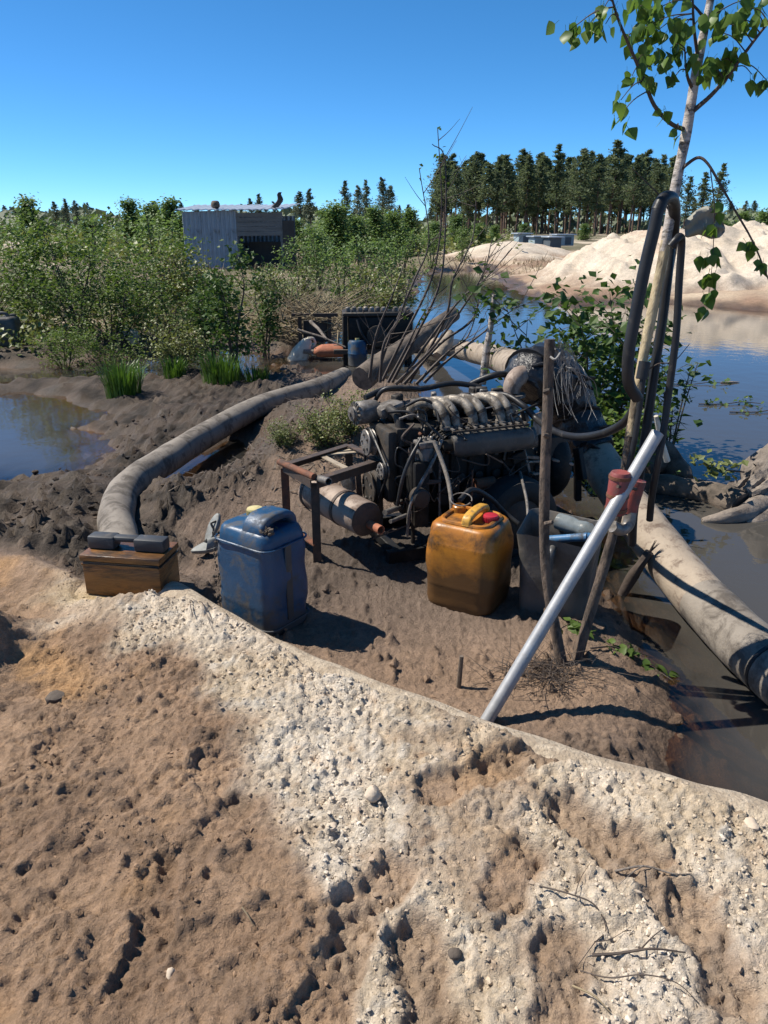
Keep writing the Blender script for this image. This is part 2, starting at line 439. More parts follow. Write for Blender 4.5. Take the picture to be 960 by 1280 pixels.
M['needle_far'] = leaf_mat('pine_needle_far', (0.075, 0.10, 0.065), (0.14, 0.17, 0.095), 0.6, 0.12, 0.3)
# ================================================================== ground
WL = -0.05
def poly(pts, z=WL): return np.array([tuple(gp(x, y, z))[:2] for x, y in pts])
POND = poly([(1010, 1075), (945, 1022), (893, 990), (868, 945), (862, 890), (846, 852), (812, 806), (782, 768), (762, 738), (742, 700), (722, 660), (690, 610), (640, 565),
             (590, 525), (552, 502), (524, 480), (480, 473), (440, 470), (405, 470), (362, 458), (352, 446), (372, 432), (420, 425), (440, 405), (470, 385), (505, 366), (514, 347),
             (540, 338), (618, 336), (640, 350), (662, 366), (700, 379), (760, 379), (820, 377), (880, 381), (960, 389), (1100, 397), (1500, 425), (1900, 640), (1500, 1075)])
CHANNEL = poly([(-160, 468), (0, 462), (60, 456), (120, 450), (190, 440), (250, 434), (320, 436), (360, 446), (356, 466), (310, 476), (262, 464), (222, 468), (196, 474), (130, 472), (60, 474), (0, 480), (-160, 484)])
PUDDLE = poly([(-140, 503), (0, 499), (60, 500), (98, 508), (106, 536), (122, 564), (94, 584), (40, 594), (0, 591), (-140, 598)])
SEEP = poly([(190, 618), (226, 588), (276, 562), (335, 545), (338, 572), (300, 596), (250, 616)])
CREST = np.array([tuple(gp(x, y, z))[:2] for x, y, z in ((-400, 640, .08), (-120, 680, .1), (20, 708, .1), (110, 738, .12), (235, 768, .17), (400, 850, .2), (600, 922, .2), (800, 985, .2), (960, 1035, .2), (1200, 1105, .2), (1700, 1230, .2))])

def sd_poly(P, x, y):
    """signed distance, positive inside"""
    d = np.full(x.shape, 1e9); inside = np.zeros(x.shape, bool)
    n = len(P)
    for i in range(n):
        ax, ay = P[i]; bx, by = P[(i + 1) % n]
        ex, ey = bx - ax, by - ay
        t = np.clip(((x - ax) * ex + (y - ay) * ey) / (ex * ex + ey * ey), 0, 1)
        d = np.minimum(d, np.hypot(x - ax - t * ex, y - ay - t * ey))
        c = ((ay > y) != (by > y)) & (x < (bx - ax) * (y - ay) / (by - ay + 1e-12) + ax)
        inside ^= c
    return np.where(inside, d, -d)
def sd_line(P, x, y):
    """distance to the crest, positive on the viewer's side, and position along it"""
    d = np.full(x.shape, 1e9); s = np.zeros(x.shape)
    for i in range(len(P) - 1):
        ax, ay = P[i]; bx, by = P[i + 1]
        ex, ey = bx - ax, by - ay
        t = np.clip(((x - ax) * ex + (y - ay) * ey) / (ex * ex + ey * ey), 0, 1)
        dd = np.hypot(x - ax - t * ex, y - ay - t * ey)
        side = np.where((ex * (y - ay) - ey * (x - ax)) < 0, 1.0, -1.0)
        s = np.where(dd < d, side, s); d = np.minimum(d, dd)
    return d * s
def water_sd(x, y):
    wob = fbm(x, y, 2.2, 3, 5) * (0.10 + 0.02 * np.abs(y)) + fbm(x, y, 9, 2, 6) * 0.035
    a = sd_poly(POND, x, y) + wob
    b = sd_poly(CHANNEL, x, y) + wob * 1.6
    c = sd_poly(PUDDLE, x, y) + wob
    e = sd_poly(SEEP, x, y) + wob * 0.5
    return np.maximum(np.maximum(a, b), np.maximum(c, e))
def gauss(x, y, cx, cy, sx, sy=None, rot=0):
    sy = sy or sx; c, s = math.cos(rot), math.sin(rot)
    u = (x - cx) * c + (y - cy) * s; v = -(x - cx) * s + (y - cy) * c
    return np.exp(-0.5 * ((u / sx) ** 2 + (v / sy) ** 2))

# trodden marks in the sand: photo x, y, heading in degrees, length, depth
PRINTS = [(265, 1062, 62, .30, .026), (200, 1140, 100, .27, .018), (175, 1215, 85, .30, .024), (455, 1150, 40, .27, .02), (425, 1225, 75, .29, .028), (300, 1180, 20, .26, .016),
          (590, 1010, 25, .30, .024), (655, 985, 10, .26, .022), (735, 1075, 120, .29, .026), (810, 1130, 110, .30, .026), (880, 1210, 95, .29, .024), (90, 1120, 60, .28, .02), (530, 1240, 100, .28, .024),
          (60, 945, 30, .28, .02), (150, 1000, 15, .26, .018), (250, 985, 35, .24, .03), (700, 1250, 80, .28, .02), (340, 1120, 140, .26, .014), (30, 1230, 70, .3, .02), (640, 1120, 60, .2, .02)]
PR = []
for px, py, a, L, dp in PRINTS:
    q = gp(px, py, .1); PR.append((q.x, q.y, rad(a), L, dp))
GOUGE = [([(-30, 1015), (20, 995), (62, 980), (82, 976)], .05, .02), ([(0, 1128), (30, 1102), (52, 1085)], .02, .012), ([(-20, 900), (30, 882), (75, 872), (98, 882)], .03, .025),
         ([(95, 1000), (120, 965)], .03, .02), ([(165, 1035), (185, 1018), (200, 1020)], .05, .024), ([(70, 1130), (85, 1150), (95, 1165)], .025, .014), ([(0, 775), (30, 762), (52, 757)], .05, .02),
         ([(150, 770), (180, 765)], .04, .03), ([(885, 760), (900, 800)], .02, .02), ([(440, 1150), (470, 1140)], .03, .02)]
GG = [([tuple(gp(a, b, .08))[:2] for a, b in pts], dp, w) for pts, dp, w in GOUGE]
HOSE = [(at(430, 470, 8.8)), (at(395, 486, 7.6))] + [gp(x, y, z) for x, y, z in ((330, 506, .11), (262, 541, .10), (205, 577, .10), (163, 606, .10), (146, 640, .10), (150, 675, .10), (160, 702, .08))]
HOSE_XY = np.array([(p.x, p.y) for p in curve(HOSE, 3)])
def stamps(x, y):
    """height change and trodden amount of boot prints and gouges"""
    dz = np.zeros(x.shape); flat = np.zeros(x.shape)
    wob = fbm(x, y, 14, 2, 41) * .018
    for cx, cy, a, L, dp in PR:
        sel = (np.abs(x - cx) < .3) & (np.abs(y - cy) < .3)
        if not sel.any(): continue
        xs, ys = x[sel] - cx, y[sel] - cy
        u = xs * math.cos(a) + ys * math.sin(a); v = -xs * math.sin(a) + ys * math.cos(a)
        w = .050 - .010 * np.cos(np.clip(u / L * 2 * math.pi, -math.pi, math.pi)) * (u < 0)
        t = np.clip(u, -L / 2 + .05, L / 2 - .05)
        d = np.hypot(u - t, v) - w + wob[sel]
        dz[sel] += -.62 * dp * (1 - sstep(-.010, .002, d)) * (.65 + .35 * np.clip(u / L * 2, -1, 1)) + .007 * np.exp(-((d - .014) / .011) ** 2) * (1 + 20 * wob[sel])
        flat[sel] = np.maximum(flat[sel], 1 - sstep(-.01, .03, d))
    for pts, dp, w in GG:
        P = np.array(pts); lo = P.min(0) - .12; hi = P.max(0) + .12
        sel = (x > lo[0]) & (x < hi[0]) & (y > lo[1]) & (y < hi[1])
        if not sel.any(): continue
        d = np.abs(sd_line(P, x[sel], y[sel])) + wob[sel] * 1.2
        dp = dp * .32
        dz[sel] += -dp * (1 - sstep(0, w, d)) + dp * .35 * np.exp(-((d - w * 1.5) / (w * .6)) ** 2)
    return dz, flat
PAD = gp(168, 735, .125)
SHADOW_MOUND = gp(-62, 800, .2)  # unseen mound added left of the view to cast a shadow
def zones(x, y):
    sd = water_sd(x, y)
    cr = sd_line(CREST, x, y) + fbm(x, y, 3, 3, 21) * .05
    width = .26 + 1.25 * sstep(-.65, .5, x) + fbm(x, y, 3.5, 3, 9) * .26
    near = sstep(14, 9, y)
    white = sstep(-.06, .02, cr) * (1 - sstep(width - .12, width + .10, cr)) * near
    white *= sstep(-1.75, -1.05, x + fbm(x, y, 2.5, 2, 19) * .3)
    white *= .45 + .55 * sstep(-.30, .02, fbm(x, y, 2.3, 4, 18, .6))
    fore = sstep(-.05, .03, cr)
    return sd, cr, white, fore, near
def height(x, y, Z=None):
    x = np.asarray(x, float); y = np.asarray(y, float)
    sd, cr, white, fore, near = Z if Z is not None else zones(x, y)
    far = sstep(8, 25, y) + sstep(6, 20, np.abs(x)) + sstep(-3, -12, y)
    z = fbm(x, y, 0.9, 3, 1) * .05 + .03 + .16 * np.clip(far, 0, 1) * (1 + fbm(x, y, .25, 3, 3))
    # the bank of dug sand the viewer stands on
    d = np.maximum(cr, 0)
    berm = (.165 * np.exp(-d / .75) + .05) * sstep(-.13, .015, cr) * sstep(-2.0, -1.0, x)
    z = z * (1 - .7 * fore * near) + berm
    # mounds
    z = z + .30 * gauss(x, y, -.55, 5.75, .55, .75) + .12 * gauss(x, y, -1.35, 4.3, .45, .35) + .10 * gauss(x, y, -1.75, 3.55, .35, .3)
    z = z + .36 * gauss(x, y, SHADOW_MOUND.x, SHADOW_MOUND.y, .13, .12) + .10 * gauss(x, y, -2.3, 3.0, .4)
    z = z - .025 * sstep(-.9, -1.5, x) * sstep(4.2, 5.2, y) * sstep(12, 9, y)
    z = z + .07 * gauss(x, y, -1.5, 6.6, .5, .35) + .16 * gauss(x, y, -3.2, 10.5, 1.6, 1.0) + .10 * gauss(x, y, 1.75, 2.35, .1)
    # roughness: crumbly sand, clotted mud, trampled flats
    sel = (near > 0) & (np.abs(x) < 25) & (sd < .6)
    full, z_all = (x, y, sd, cr, white, fore, near), z
    x, y, sd, cr, white, fore, near, z = (a[sel] for a in (x, y, sd, cr, white, fore, near, z))
    dark = mudness(x, y, sd, cr, near)
    bl = billow(x, y, 7, 3, 31, .55)
    z = z + near * (white * (.030 * billow(x, y, 11, 4, 51, .7) + .016 * fbm(x, y, 45, 2, 52)) + dark * (.62 + .75 * sstep(5.0, 3.4, y)) * (.05 * fbm(x, y, 2.4, 3, 60) + .13 * bl * sstep(-.25, .35, fbm(x, y, 1.9, 2, 62)) + .22 * np.maximum(fbm(x, y, 8, 4, 63, .65) - .04, 0) + .018 * fbm(x, y, 34, 3, 61)))
    z = z + near * (.0045 * fbm(x, y, 60, 2, 74, .8) + .006 * np.maximum(fbm(x, y, 34, 3, 75, .7), 0) * sstep(-.2, .35, fbm(x, y, 3.1, 3, 76)) + .010 * fbm(x, y, 6, 3, 71) + .007 * fbm(x, y, 28, 3, 72, .7) * (1 + fbm(x, y, 1.7, 2, 73)))
    # lumps scattered over the trampled ground
    lump = np.maximum(fbm(x, y, 17, 2, 81) - .22, 0) * (.5 + fbm(x, y, 2.1, 2, 82))
    z = z + near * (1 - fore) * (1 - dark) * .018 * (billow(x, y, 20, 3, 85, .6) - .2) * sstep(-.3, .3, fbm(x, y, 2.2, 2, 86))
    z = z + near * np.clip(lump, 0, 1) * .10 * (1 - .6 * white) * (1 - .7 * fore)
    dz, flat = stamps(x, y)
    z = z + dz - flat * white * .02
    cl = sstep(-.22, .22, fbm(x, y, 3.6, 3, 97)); gr = billow(x, y, 24, 2, 98, .6) - .2
    z = z + near * fore * (.030 * gr * cl * (1 - .35 * white) + .016 * (billow(x, y, 52, 2, 99, .6) - .2) * (.35 + .65 * cl))
    led = fbm(x, y, 3.2, 3, 92); led2 = fbm(x, y, 7.5, 3, 94, .6); ck = np.abs(fbm(x, y, 3.4, 4, 95, .6))
    z = z + near * fore * (1 - .7 * white) * (.007 * sstep(.12, .145, led2) + .006 * sstep(-.16, -.14, led2) - .009 * (1 - sstep(.0, .018, ck)) * sstep(0, .3, fbm(x, y, 1.6, 2, 96)))
    z = z + near * fore * (.030 * np.maximum(fbm(x, y, 26, 3, 91, .7) - .12, 0) * sstep(-.1, .3, fbm(x, y, 2.6, 2, 93)) + .012 * sstep(.10, .135, led) + .010 * sstep(-.22, -.19, led))
    pad = sstep(.30, .20, np.hypot((x - PAD.x) * .8, y - PAD.y)); z = z * (1 - pad) + (.125 + .3 * (z - .12) * (pad < .98)) * pad
    hd = np.abs(sd_line(HOSE_XY, x, y)); hk = np.exp(-(hd / .17) ** 2) * sstep(.05, -.1, cr)
    z = z * (1 - hk) + np.minimum(z, .035) * hk
    z_all[sel] = z; z = z_all; x, y, sd, cr, white, fore, near = full
    # basins
    w = .36 + .05 * np.clip(np.abs(y) - 3, 0, 30)
    k = sstep(-w, w * 1.9, sd)
    z = z * (1 - k) + (-.42) * k
    return z
def mudness(x, y, sd, cr, near):
    left = sstep(-.75, -1.25, x + fbm(x, y, 1.6, 2, 13) * .35) * sstep(-.02, -.2, cr)
    shore = sstep(-.75, -.2, sd + fbm(x, y, 2.5, 2, 14) * .3) * sstep(.1, -.2, cr)
    ditch = gauss(x, y, -.55, 3.05, .22, .30) * .9
    calm = gauss(x, y, .45, 2.75, .65, .35) * .85 + gauss(x, y, 1.05, 2.4, .35, .5) * .9
    return np.clip(np.maximum(np.maximum(left, shore * .8), ditch) - calm, 0, 1) * near
def hz(x, y):
    i = min(max(int(np.searchsorted(gx, x)) - 1, 0), len(gx) - 2); j = min(max(int(np.searchsorted(gy, y)) - 1, 0), len(gy) - 2)
    u = (x - gx[i]) / (gx[i + 1] - gx[i]); v = (y - gy[j]) / (gy[j + 1] - gy[j])
    return float((GZ[j, i] * (1 - u) + GZ[j, i + 1] * u) * (1 - v) + (GZ[j + 1, i] * (1 - u) + GZ[j + 1, i + 1] * u) * v)
def ground(p, dz=0.0): return Vector((p[0], p[1], hz(p[0], p[1]) + dz))

def albedo(x, y, Z=None):
    sd, cr, white, fore, near = Z if Z is not None else zones(x, y)
    dark = mudness(x, y, sd, cr, near)
    _, flat = stamps(x, y)
    n1 = fbm(x, y, 3.0, 4, 101); n2 = fbm(x, y, 14, 3, 102); n3 = fbm(x, y, .35, 3, 103)
    C = lambda r, g, b: np.stack([np.full(x.shape, r), np.full(x.shape, g), np.full(x.shape, b)], -1)
    mixc = lambda a, b, t: a + (b - a) * np.clip(t, 0, 1)[..., None]
    tan = mixc(C(.335, .226, .147), C(.225, .148, .097), .5 + n1 * 1.3)
    tan = mixc(tan, C(.40, .235, .108), sstep(.10, .45, fbm(x, y, 2.0, 3, 110)) * .7)      # rusty ochre stains
    tan = mixc(tan, C(.18, .122, .084), sstep(.08, .4, fbm(x, y, 5.5, 4, 112, .6)) * .7)        # damp patches
    brown = mixc(C(.225, .163, .122), C(.15, .108, .082), .5 + n1 * 1.1)
    brown = mixc(brown, C(.30, .20, .13), gauss(x, y, .5, 2.45, .8, .25) * .7 + gauss(x, y, -.5, 5.4, .6, .8) * .35)
    wht = mixc(C(.59, .51, .415), C(.50, .405, .295), .5 + n1 * 1.3)
    wht = mixc(wht, C(.55, .50, .43), sstep(.1, .5, n2 + .3 * fbm(x, y, 1.5, 2, 111)) * .7)
    mud = mixc(C(.042, .034, .028), C(.115, .094, .076), .40 + n2 * 1.3 + n1 * .6)
    c = mixc(brown, tan, fore * near)
    mud = mud * (1 - .38 * sstep(3.9, 4.6, y))[..., None]
    c = mixc(c, mud, dark * 1.15)
    c = mixc(c, wht, white * (1 - .75 * flat) * sstep(-.5, .1, n2 + .3))
    c = mixc(c, C(.50, .36, .17), gauss(x, y, float(gp(130, 755, .1).x), float(gp(130, 755, .1).y), .14, .10) * .75)   # yellow sand spilled by the box
    # distance: scrub, dry grass and bare sand
    scrub = mixc(C(.10, .095, .05), C(.19, .155, .10), .5 + n3 * 1.6)
    scrub = mixc(scrub, C(.52, .43, .33), sstep(.12, .3, fbm(x, y, .12, 3, 120)) * .8)
    c = mixc(scrub, c, near)
    shore_ = sstep(1.5, 4, x) * sstep(14, 17, y) * sstep(60, 45, y)
    c = mixc(c, mixc(C(.26, .17, .115), C(.50, .40, .29), .5 + fbm(x, y, .5, 3, 130) * 1.4), shore_)
    c = mixc(c, C(.05, .042, .036), gauss(x, y, .25, 3.68, .62, .42) * .95)              # oily earth under the motor, with shadow darkened into the colour
    wet = sstep(-.30, .02, sd + n2 * .06) * sstep(.12, -.05, cr)
    wet = np.maximum(wet, .6 * dark * sstep(.0, .35, n1 + .2) * sstep(3.2, 4.2, y))
    bedc = mixc(C(.19, .115, .07), C(.09, .07, .052), .5 + n1 * 1.2)
    c = mixc(c, bedc, wet * .85)
    return c, wet

def axis(lo, hi, d0, d1, step, grow, low_grow=1.0):
    xs = list(np.arange(d0, d1 + 1e-6, step)); a = xs[-1]; s = step
    while a < hi: s *= grow; a += s; xs.append(a)
    b = xs[0]; s = step; pre = []
    while b > lo: s *= max(grow, low_grow); b -= s; pre.append(b)
    return np.array(pre[::-1] + xs)
def sheet(name, X, Y, Z, mat, col=None, wet=None, keep=None):
    ny, nx = X.shape
    me = bpy.data.meshes.new(name)
    V = np.stack([X, Y, Z], -1).reshape(-1, 3)
    i = np.arange(ny * nx).reshape(ny, nx)
    F = np.stack([i[:-1, :-1], i[:-1, 1:], i[1:, 1:], i[1:, :-1]], -1).reshape(-1, 4)
    if keep is not None: F = F[keep.reshape(-1)]
    me.vertices.add(len(V)); me.vertices.foreach_set("co", V.ravel())
    me.loops.add(F.size); me.loops.foreach_set("vertex_index", F.ravel().astype(np.int32))
    me.polygons.add(len(F)); me.polygons.foreach_set("loop_start", np.arange(0, F.size, 4, dtype=np.int32))
    me.polygons.foreach_set("use_smooth", np.ones(len(F), bool))
    if col is not None:
        a = me.color_attributes.new("albedo", 'FLOAT_COLOR', 'POINT')
        a.data.foreach_set("color", np.concatenate([col.reshape(-1, 3), np.ones((len(V), 1))], 1).ravel())
    if wet is not None:
        a = me.attributes.new("wet", 'FLOAT', 'POINT'); a.data.foreach_set("value", wet.ravel())
    me.materials.append(mat); me.update(); me.validate()
    o = bpy.data.objects.new(name, me); COL.objects.link(o)
    return o

def ground_mat():
    m, nt, b = new_mat('earth')
    tc = N(nt, 'ShaderNodeTexCoord'); vec = tc.outputs['Object']
    a = N(nt, 'ShaderNodeAttribute', attribute_name='albedo'); w = N(nt, 'ShaderNodeAttribute', attribute_name='wet')
    n1 = noise_node(nt, vec, 35, 6, 0.7); n2 = noise_node(nt, vec, 240, 4, 0.7); n3 = noise_node(nt, vec, 9, 5, .65)
    f1 = N(nt, 'ShaderNodeMapRange'); f1.inputs[1].default_value = .25; f1.inputs[2].default_value = .75; f1.inputs[3].default_value = .68; f1.inputs[4].default_value = 1.28
    nt.links.new(n1.outputs['Fac'], f1.inputs[0])
    f2 = N(nt, 'ShaderNodeMapRange'); f2.inputs[1].default_value = .25; f2.inputs[2].default_value = .75; f2.inputs[3].default_value = .72; f2.inputs[4].default_value = 1.26
    nt.links.new(n2.outputs['Fac'], f2.inputs[0])
    f3 = N(nt, 'ShaderNodeMapRange'); f3.inputs[1].default_value = .3; f3.inputs[2].default_value = .7; f3.inputs[3].default_value = .8; f3.inputs[4].default_value = 1.18
    nt.links.new(n3.outputs['Fac'], f3.inputs[0])
    k = maths(nt, 'MULTIPLY', maths(nt, 'MULTIPLY', f1.outputs[0], f2.outputs[0]), f3.outputs[0])
    kk = N(nt, 'ShaderNodeCombineColor')
    for i in range(3): nt.links.new(k, kk.inputs[i])
    col = mix(nt, 1.0, a.outputs['Color'], kk.outputs[0], 'MULTIPLY')
    wetc = mix(nt, 1.0, col, (.62, .60, .58), 'MULTIPLY')
    col = mix(nt, w.outputs['Fac'], col, wetc)
    nt.links.new(col, b.inputs['Base Color'])
    r = N(nt, 'ShaderNodeMapRange'); r.inputs[3].default_value = .93; r.inputs[4].default_value = .42
    nt.links.new(w.outputs['Fac'], r.inputs[0]); nt.links.new(r.outputs[0], b.inputs['Roughness'])
    b.inputs['Specular IOR Level'].default_value = .3
    vo = N(nt, 'ShaderNodeTexVoronoi'); vo.inputs['Scale'].default_value = 75; vo.inputs['Randomness'].default_value = 1
    dv = N(nt, 'ShaderNodeVectorMath', operation='ADD'); nv = noise_node(nt, vec, 40, 3, .6); nsc = N(nt, 'ShaderNodeVectorMath', operation='SCALE'); nsc.inputs['Scale'].default_value = .03
    nt.links.new(nv.outputs['Color'], nsc.inputs[0]); nt.links.new(vec, dv.inputs[0]); nt.links.new(nsc.outputs[0], dv.inputs[1]); nt.links.new(dv.outputs[0], vo.inputs['Vector'])
    n4 = noise_node(nt, vec, 100, 5, .75)
    h = maths(nt, 'ADD', n1.outputs['Fac'], maths(nt, 'MULTIPLY', n2.outputs['Fac'], .45))
    h = maths(nt, 'ADD', h, maths(nt, 'MULTIPLY', n4.outputs['Fac'], .8))
    h = maths(nt, 'SUBTRACT', h, maths(nt, 'MULTIPLY', vo.outputs['Distance'], .35))
    bp = N(nt, 'ShaderNodeBump'); bp.inputs['Strength'].default_value = .9; bp.inputs['Distance'].default_value = .012
    nt.links.new(h, bp.inputs['Height']); nt.links.new(bp.outputs[0], b.inputs['Normal'])
    return m
M['earth'] = ground_mat()
gx = axis(-500, 500, -1.1, 1.1, .0064, 1.022); gy = axis(-200, 700, .8, 2.3, .0064, 1.019, 1.14)
GX, GY = np.meshgrid(gx, gy)
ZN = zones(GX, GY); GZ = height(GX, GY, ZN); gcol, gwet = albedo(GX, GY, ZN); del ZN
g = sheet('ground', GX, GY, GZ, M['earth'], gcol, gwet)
tag(g, 'bare trampled sand and dark mud around the pump, running back to scrubland', None, kind='structure')

# ------------------------------------------------------------------ water
def water_mat():
    m, nt, b = new_mat('murky_water')
    nt.nodes.remove(b)
    tc = N(nt, 'ShaderNodeTexCoord'); vec = tc.outputs['Object']
    a = N(nt, 'ShaderNodeAttribute', attribute_name='wet')
    n1 = noise_node(nt, vec, 5, 3, .5); n2 = noise_node(nt, vec, 26, 2, .5)
    h = maths(nt, 'ADD', n1.outputs['Fac'], maths(nt, 'MULTIPLY', n2.outputs['Fac'], .2))
    bp = N(nt, 'ShaderNodeBump'); bp.inputs['Strength'].default_value = .10; bp.inputs['Distance'].default_value = .02
    nt.links.new(h, bp.inputs['Height'])
    tr = N(nt, 'ShaderNodeBsdfTransparent'); tr.inputs[0].default_value = (.80, .66, .50, 1)
    df = N(nt, 'ShaderNodeBsdfDiffuse'); df.inputs[0].default_value = (.060, .056, .050, 1)
    gl = N(nt, 'ShaderNodeBsdfGlossy'); gl.inputs['Roughness'].default_value = .02; gl.inputs[0].default_value = (1, 1, 1, 1)
    fr = N(nt, 'ShaderNodeFresnel'); fr.inputs[0].default_value = 1.33
    for s in (gl, fr): nt.links.new(bp.outputs[0], s.inputs['Normal'])
    m1 = N(nt, 'ShaderNodeMixShader'); nt.links.new(a.outputs['Fac'], m1.inputs[0]); nt.links.new(tr.outputs[0], m1.inputs[1]); nt.links.new(df.outputs[0], m1.inputs[2])
    m2 = N(nt, 'ShaderNodeMixShader'); nt.links.new(fr.outputs[0], m2.inputs[0]); nt.links.new(m1.outputs[0], m2.inputs[1]); nt.links.new(gl.outputs[0], m2.inputs[2])
    nt.links.new(m2.outputs[0], nt.nodes['Material Output'].inputs[0])
    return m
M['water'] = water_mat()
wx = axis(-60, 60, -4, 4, .05, 1.06); wy = axis(1.0, 45, 1.2, 8, .05, 1.05)
WX, WY = np.meshgrid(wx, wy)
WD = WL - height(WX, WY)
murk = 1 - np.exp(-np.maximum(WD, 0) / .13)
kp = np.maximum(np.maximum(WD[:-1, :-1], WD[1:, 1:]), np.maximum(WD[1:, :-1], WD[:-1, 1:])) > -.03
w = sheet('pond_water', WX, WY, np.full(WX.shape, WL), M['water'], None, murk, kp)
tag(w, 'still murky water of the pond and puddles reflecting the blue sky', None, kind='structure')

# ------------------------------------------------------------------ sand heaps beyond the pond
def heap(name, cx, cy, nx, ny, hf, label, res):
    x = np.linspace(cx - nx, cx + nx, int(2 * nx / res)); y = np.linspace(cy - ny, cy + ny, int(2 * ny / res))
    X, Y = np.meshgrid(x, y)
    Z = hf(X, Y)
    n1 = fbm(X, Y, .9, 4, 201)
    c = np.stack([.54 + .1 * n1, .46 + .10 * n1, .365 + .10 * n1], -1)
    st = sstep(.10, .4, fbm(X, Y, .45, 3, 203))[..., None]
    c = c * (1 - st * .45) + np.array([.46, .31, .21]) * st * .45
    low = sstep(.55, .0, Z + fbm(X, Y, 1.2, 3, 204) * .35)[..., None]
    c = c * (1 - low * .7) + np.array([.22, .14, .095]) * low * .7
    o = sheet(name, X, Y, Z, M['earth'], c, np.zeros(X.shape))
    return tag(o, label, None, kind='structure')
def dune_h(X, Y):
    ridge = lambda cx, cy, sx, sy, h, rot=0: h * gauss(X, Y, cx, cy, sx, sy, rot)
    z = ridge(7.6, 24.5, 1.5, 2.7, 1.45) + ridge(10.6, 23.6, 1.8, 2.5, 1.5) + ridge(13.8, 23.0, 2.2, 2.4, 1.5) + ridge(18, 23, 3.4, 2.6, 1.9) + ridge(24, 23, 4, 3, 1.9)
    z = 1.95 * (1 - np.exp(-z / 1.25)) * 1.12 + .12 * fbm(X, Y, .4, 2, 211)
    z = z + .34 * (billow(X, Y, .8, 4, 212) - .2) * sstep(.05, .6, z) + .15 * fbm(X, Y, 2.4, 4, 213) * sstep(.05, .5, z)
    z = z + .5 * np.maximum(fbm(X, Y, .7, 4, 216, .6) - .1, 0) * sstep(.1, .7, z)
    rill = np.abs(perlin(X * 1.1 + Y * .25, Y * .18, 214))
    z = z - .14 * (1 - sstep(0, .25, rill)) * sstep(.4, 1.2, z)
    return z - .25
heap('sand_dune', 16, 25, 14, 8.0, dune_h, 'large pale sand heap beyond the right side of the pond', .10)
def bank_h(X, Y):
    z = .9 * gauss(X, Y, 5.6, 42, 2.0, 2.5) + .75 * gauss(X, Y, 8.6, 44, 2.2, 2.5) + .6 * gauss(X, Y, 7, 37.0, 2.0, 1.2)
    return z + .12 * fbm(X, Y, .8, 3, 221) - .28
heap('sand_bank', 7.5, 41, 6, 6.5, bank_h, 'low pinkish sand bank at the far end of the pond', .12)
def flank_h(X, Y):
    return .9 * gauss(X, Y, -27, 62, 3.0, 3) + .1 * fbm(X, Y, .5, 3, 231) - .2
heap('sand_mound', -27, 62, 8, 7, flank_h, 'small pale sand mound showing above the far left bushes', .25)
# ================================================================== pipes
def mottle(seed, amp=.02):
    ph = [random.Random(seed + i).uniform(0, 6.28) for i in range(4)]
    return lambda i, k: 1 + amp * math.sin(i * .9 + ph[0]) * math.sin(k * 1.3 + ph[1]) + amp * .6 * math.sin(i * .37 + k * .8 + ph[2])
# left hose: from the far puddles, past the mound, bends, goes under the tool box and along the crest of the bank
R1 = .098
M['sandy_pipe'] = pmat('sandy_pipe', (0.42, 0.34, 0.25), (0.33, 0.26, 0.19), 9, 0.9, 0, 0.9, 70, (0.55, 0.46, 0.35), 0.5, 14, bdist=.02)
hp = [p.copy() for p in HOSE]
hp += [gp(190, 740, .03), gp(228, 764, .09)] + [gp(x, y - 5, .092) for x, y in ((330, 822), (420, 862), (600, 932), (800, 996), (960, 1047), (1120, 1098), (1400, 1180))]
hp[-1].z = .02
for k in (11, 12, 13, 14): hp[k].z = .056
for k in (15, 16): hp[k].z = .070
hc = curve(hp, 10); cut = 95
ht = thing('discharge_hose', 'thick grey hose bending behind the wooden tool box and half buried along the sand bank', 'hose', tuple(hp[5]))
mb = MB(); tube(mb, hc[:cut + 1], R1, 22, True, mottle(3, .025)); mb.build('hose_body', M['pipe_grey'], ht, origin=tuple(hp[5]))
mb = MB(); tube(mb, hc[cut:], R1, 22, True, mottle(4, .03)); mb.build('buried_section', M['sandy_pipe'], ht, origin=tuple(hp[5]))

# right pipe: from the pump down across the water's edge
R2 = .112
pp = [at(716, 512, 4.55), at(742, 566, 4.30), at(772, 612, 4.02), gp(812, 668, .17), gp(858, 727, .09), gp(905, 778, .06), gp(955, 826, .05), gp(1040, 895, .04), gp(1200, 1000, .0), gp(1500, 1120, -.12), gp(1900, 1200, -.3)]
pt = thing('suction_pipe', 'pale sand-coloured rigid pipe sloping from the pump into the water on the right', 'pipe', tuple(pp[4]))
cp = curve(pp, 10)
mb = MB(); tube(mb, cp[:46], R2, 26, True, mottle(9, .012)); mb.build('pipe_body', M['pipe_sand'], pt, origin=tuple(pp[4]))
mb = MB(); tube(mb, cp[45:], R2 + .002, 26, True, mottle(10, .012)); mb.build('muddy_length', M['pipe_grey'], pt, origin=tuple(pp[4]))
for k, wdt in ((24, .007), (62, .008)):
    a, b = cp[k], cp[k + 1]
    mb = MB(); d = (b - a).normalized(); tube(mb, [a - d * wdt, a + d * wdt], R2 + .006, 26); mb.build('joint_band', M['black_rubber'], pt, origin=tuple(pp[4]))
# discharge pipe lying behind the motor
q = [at(652, 462, 4.9), at(620, 447, 6.6), at(588, 440, 8.4), at(556, 433, 10.0), at(526, 430, 11.4)]
mb = MB(); tube(mb, curve(q, 8), .105, 18, True, mottle(5, .03))
o = solo('floating_pipe', mb, M['pipe_sand'], 'pale pipe running back from the motor down to the water', 'pipe', tuple(q[2]))
mb = MB(); cq = curve(q, 8); tube(mb, cq[18:24], .112, 18); mb.build('wet_sleeve', M['black_rubber'], o, origin=tuple(q[2]))

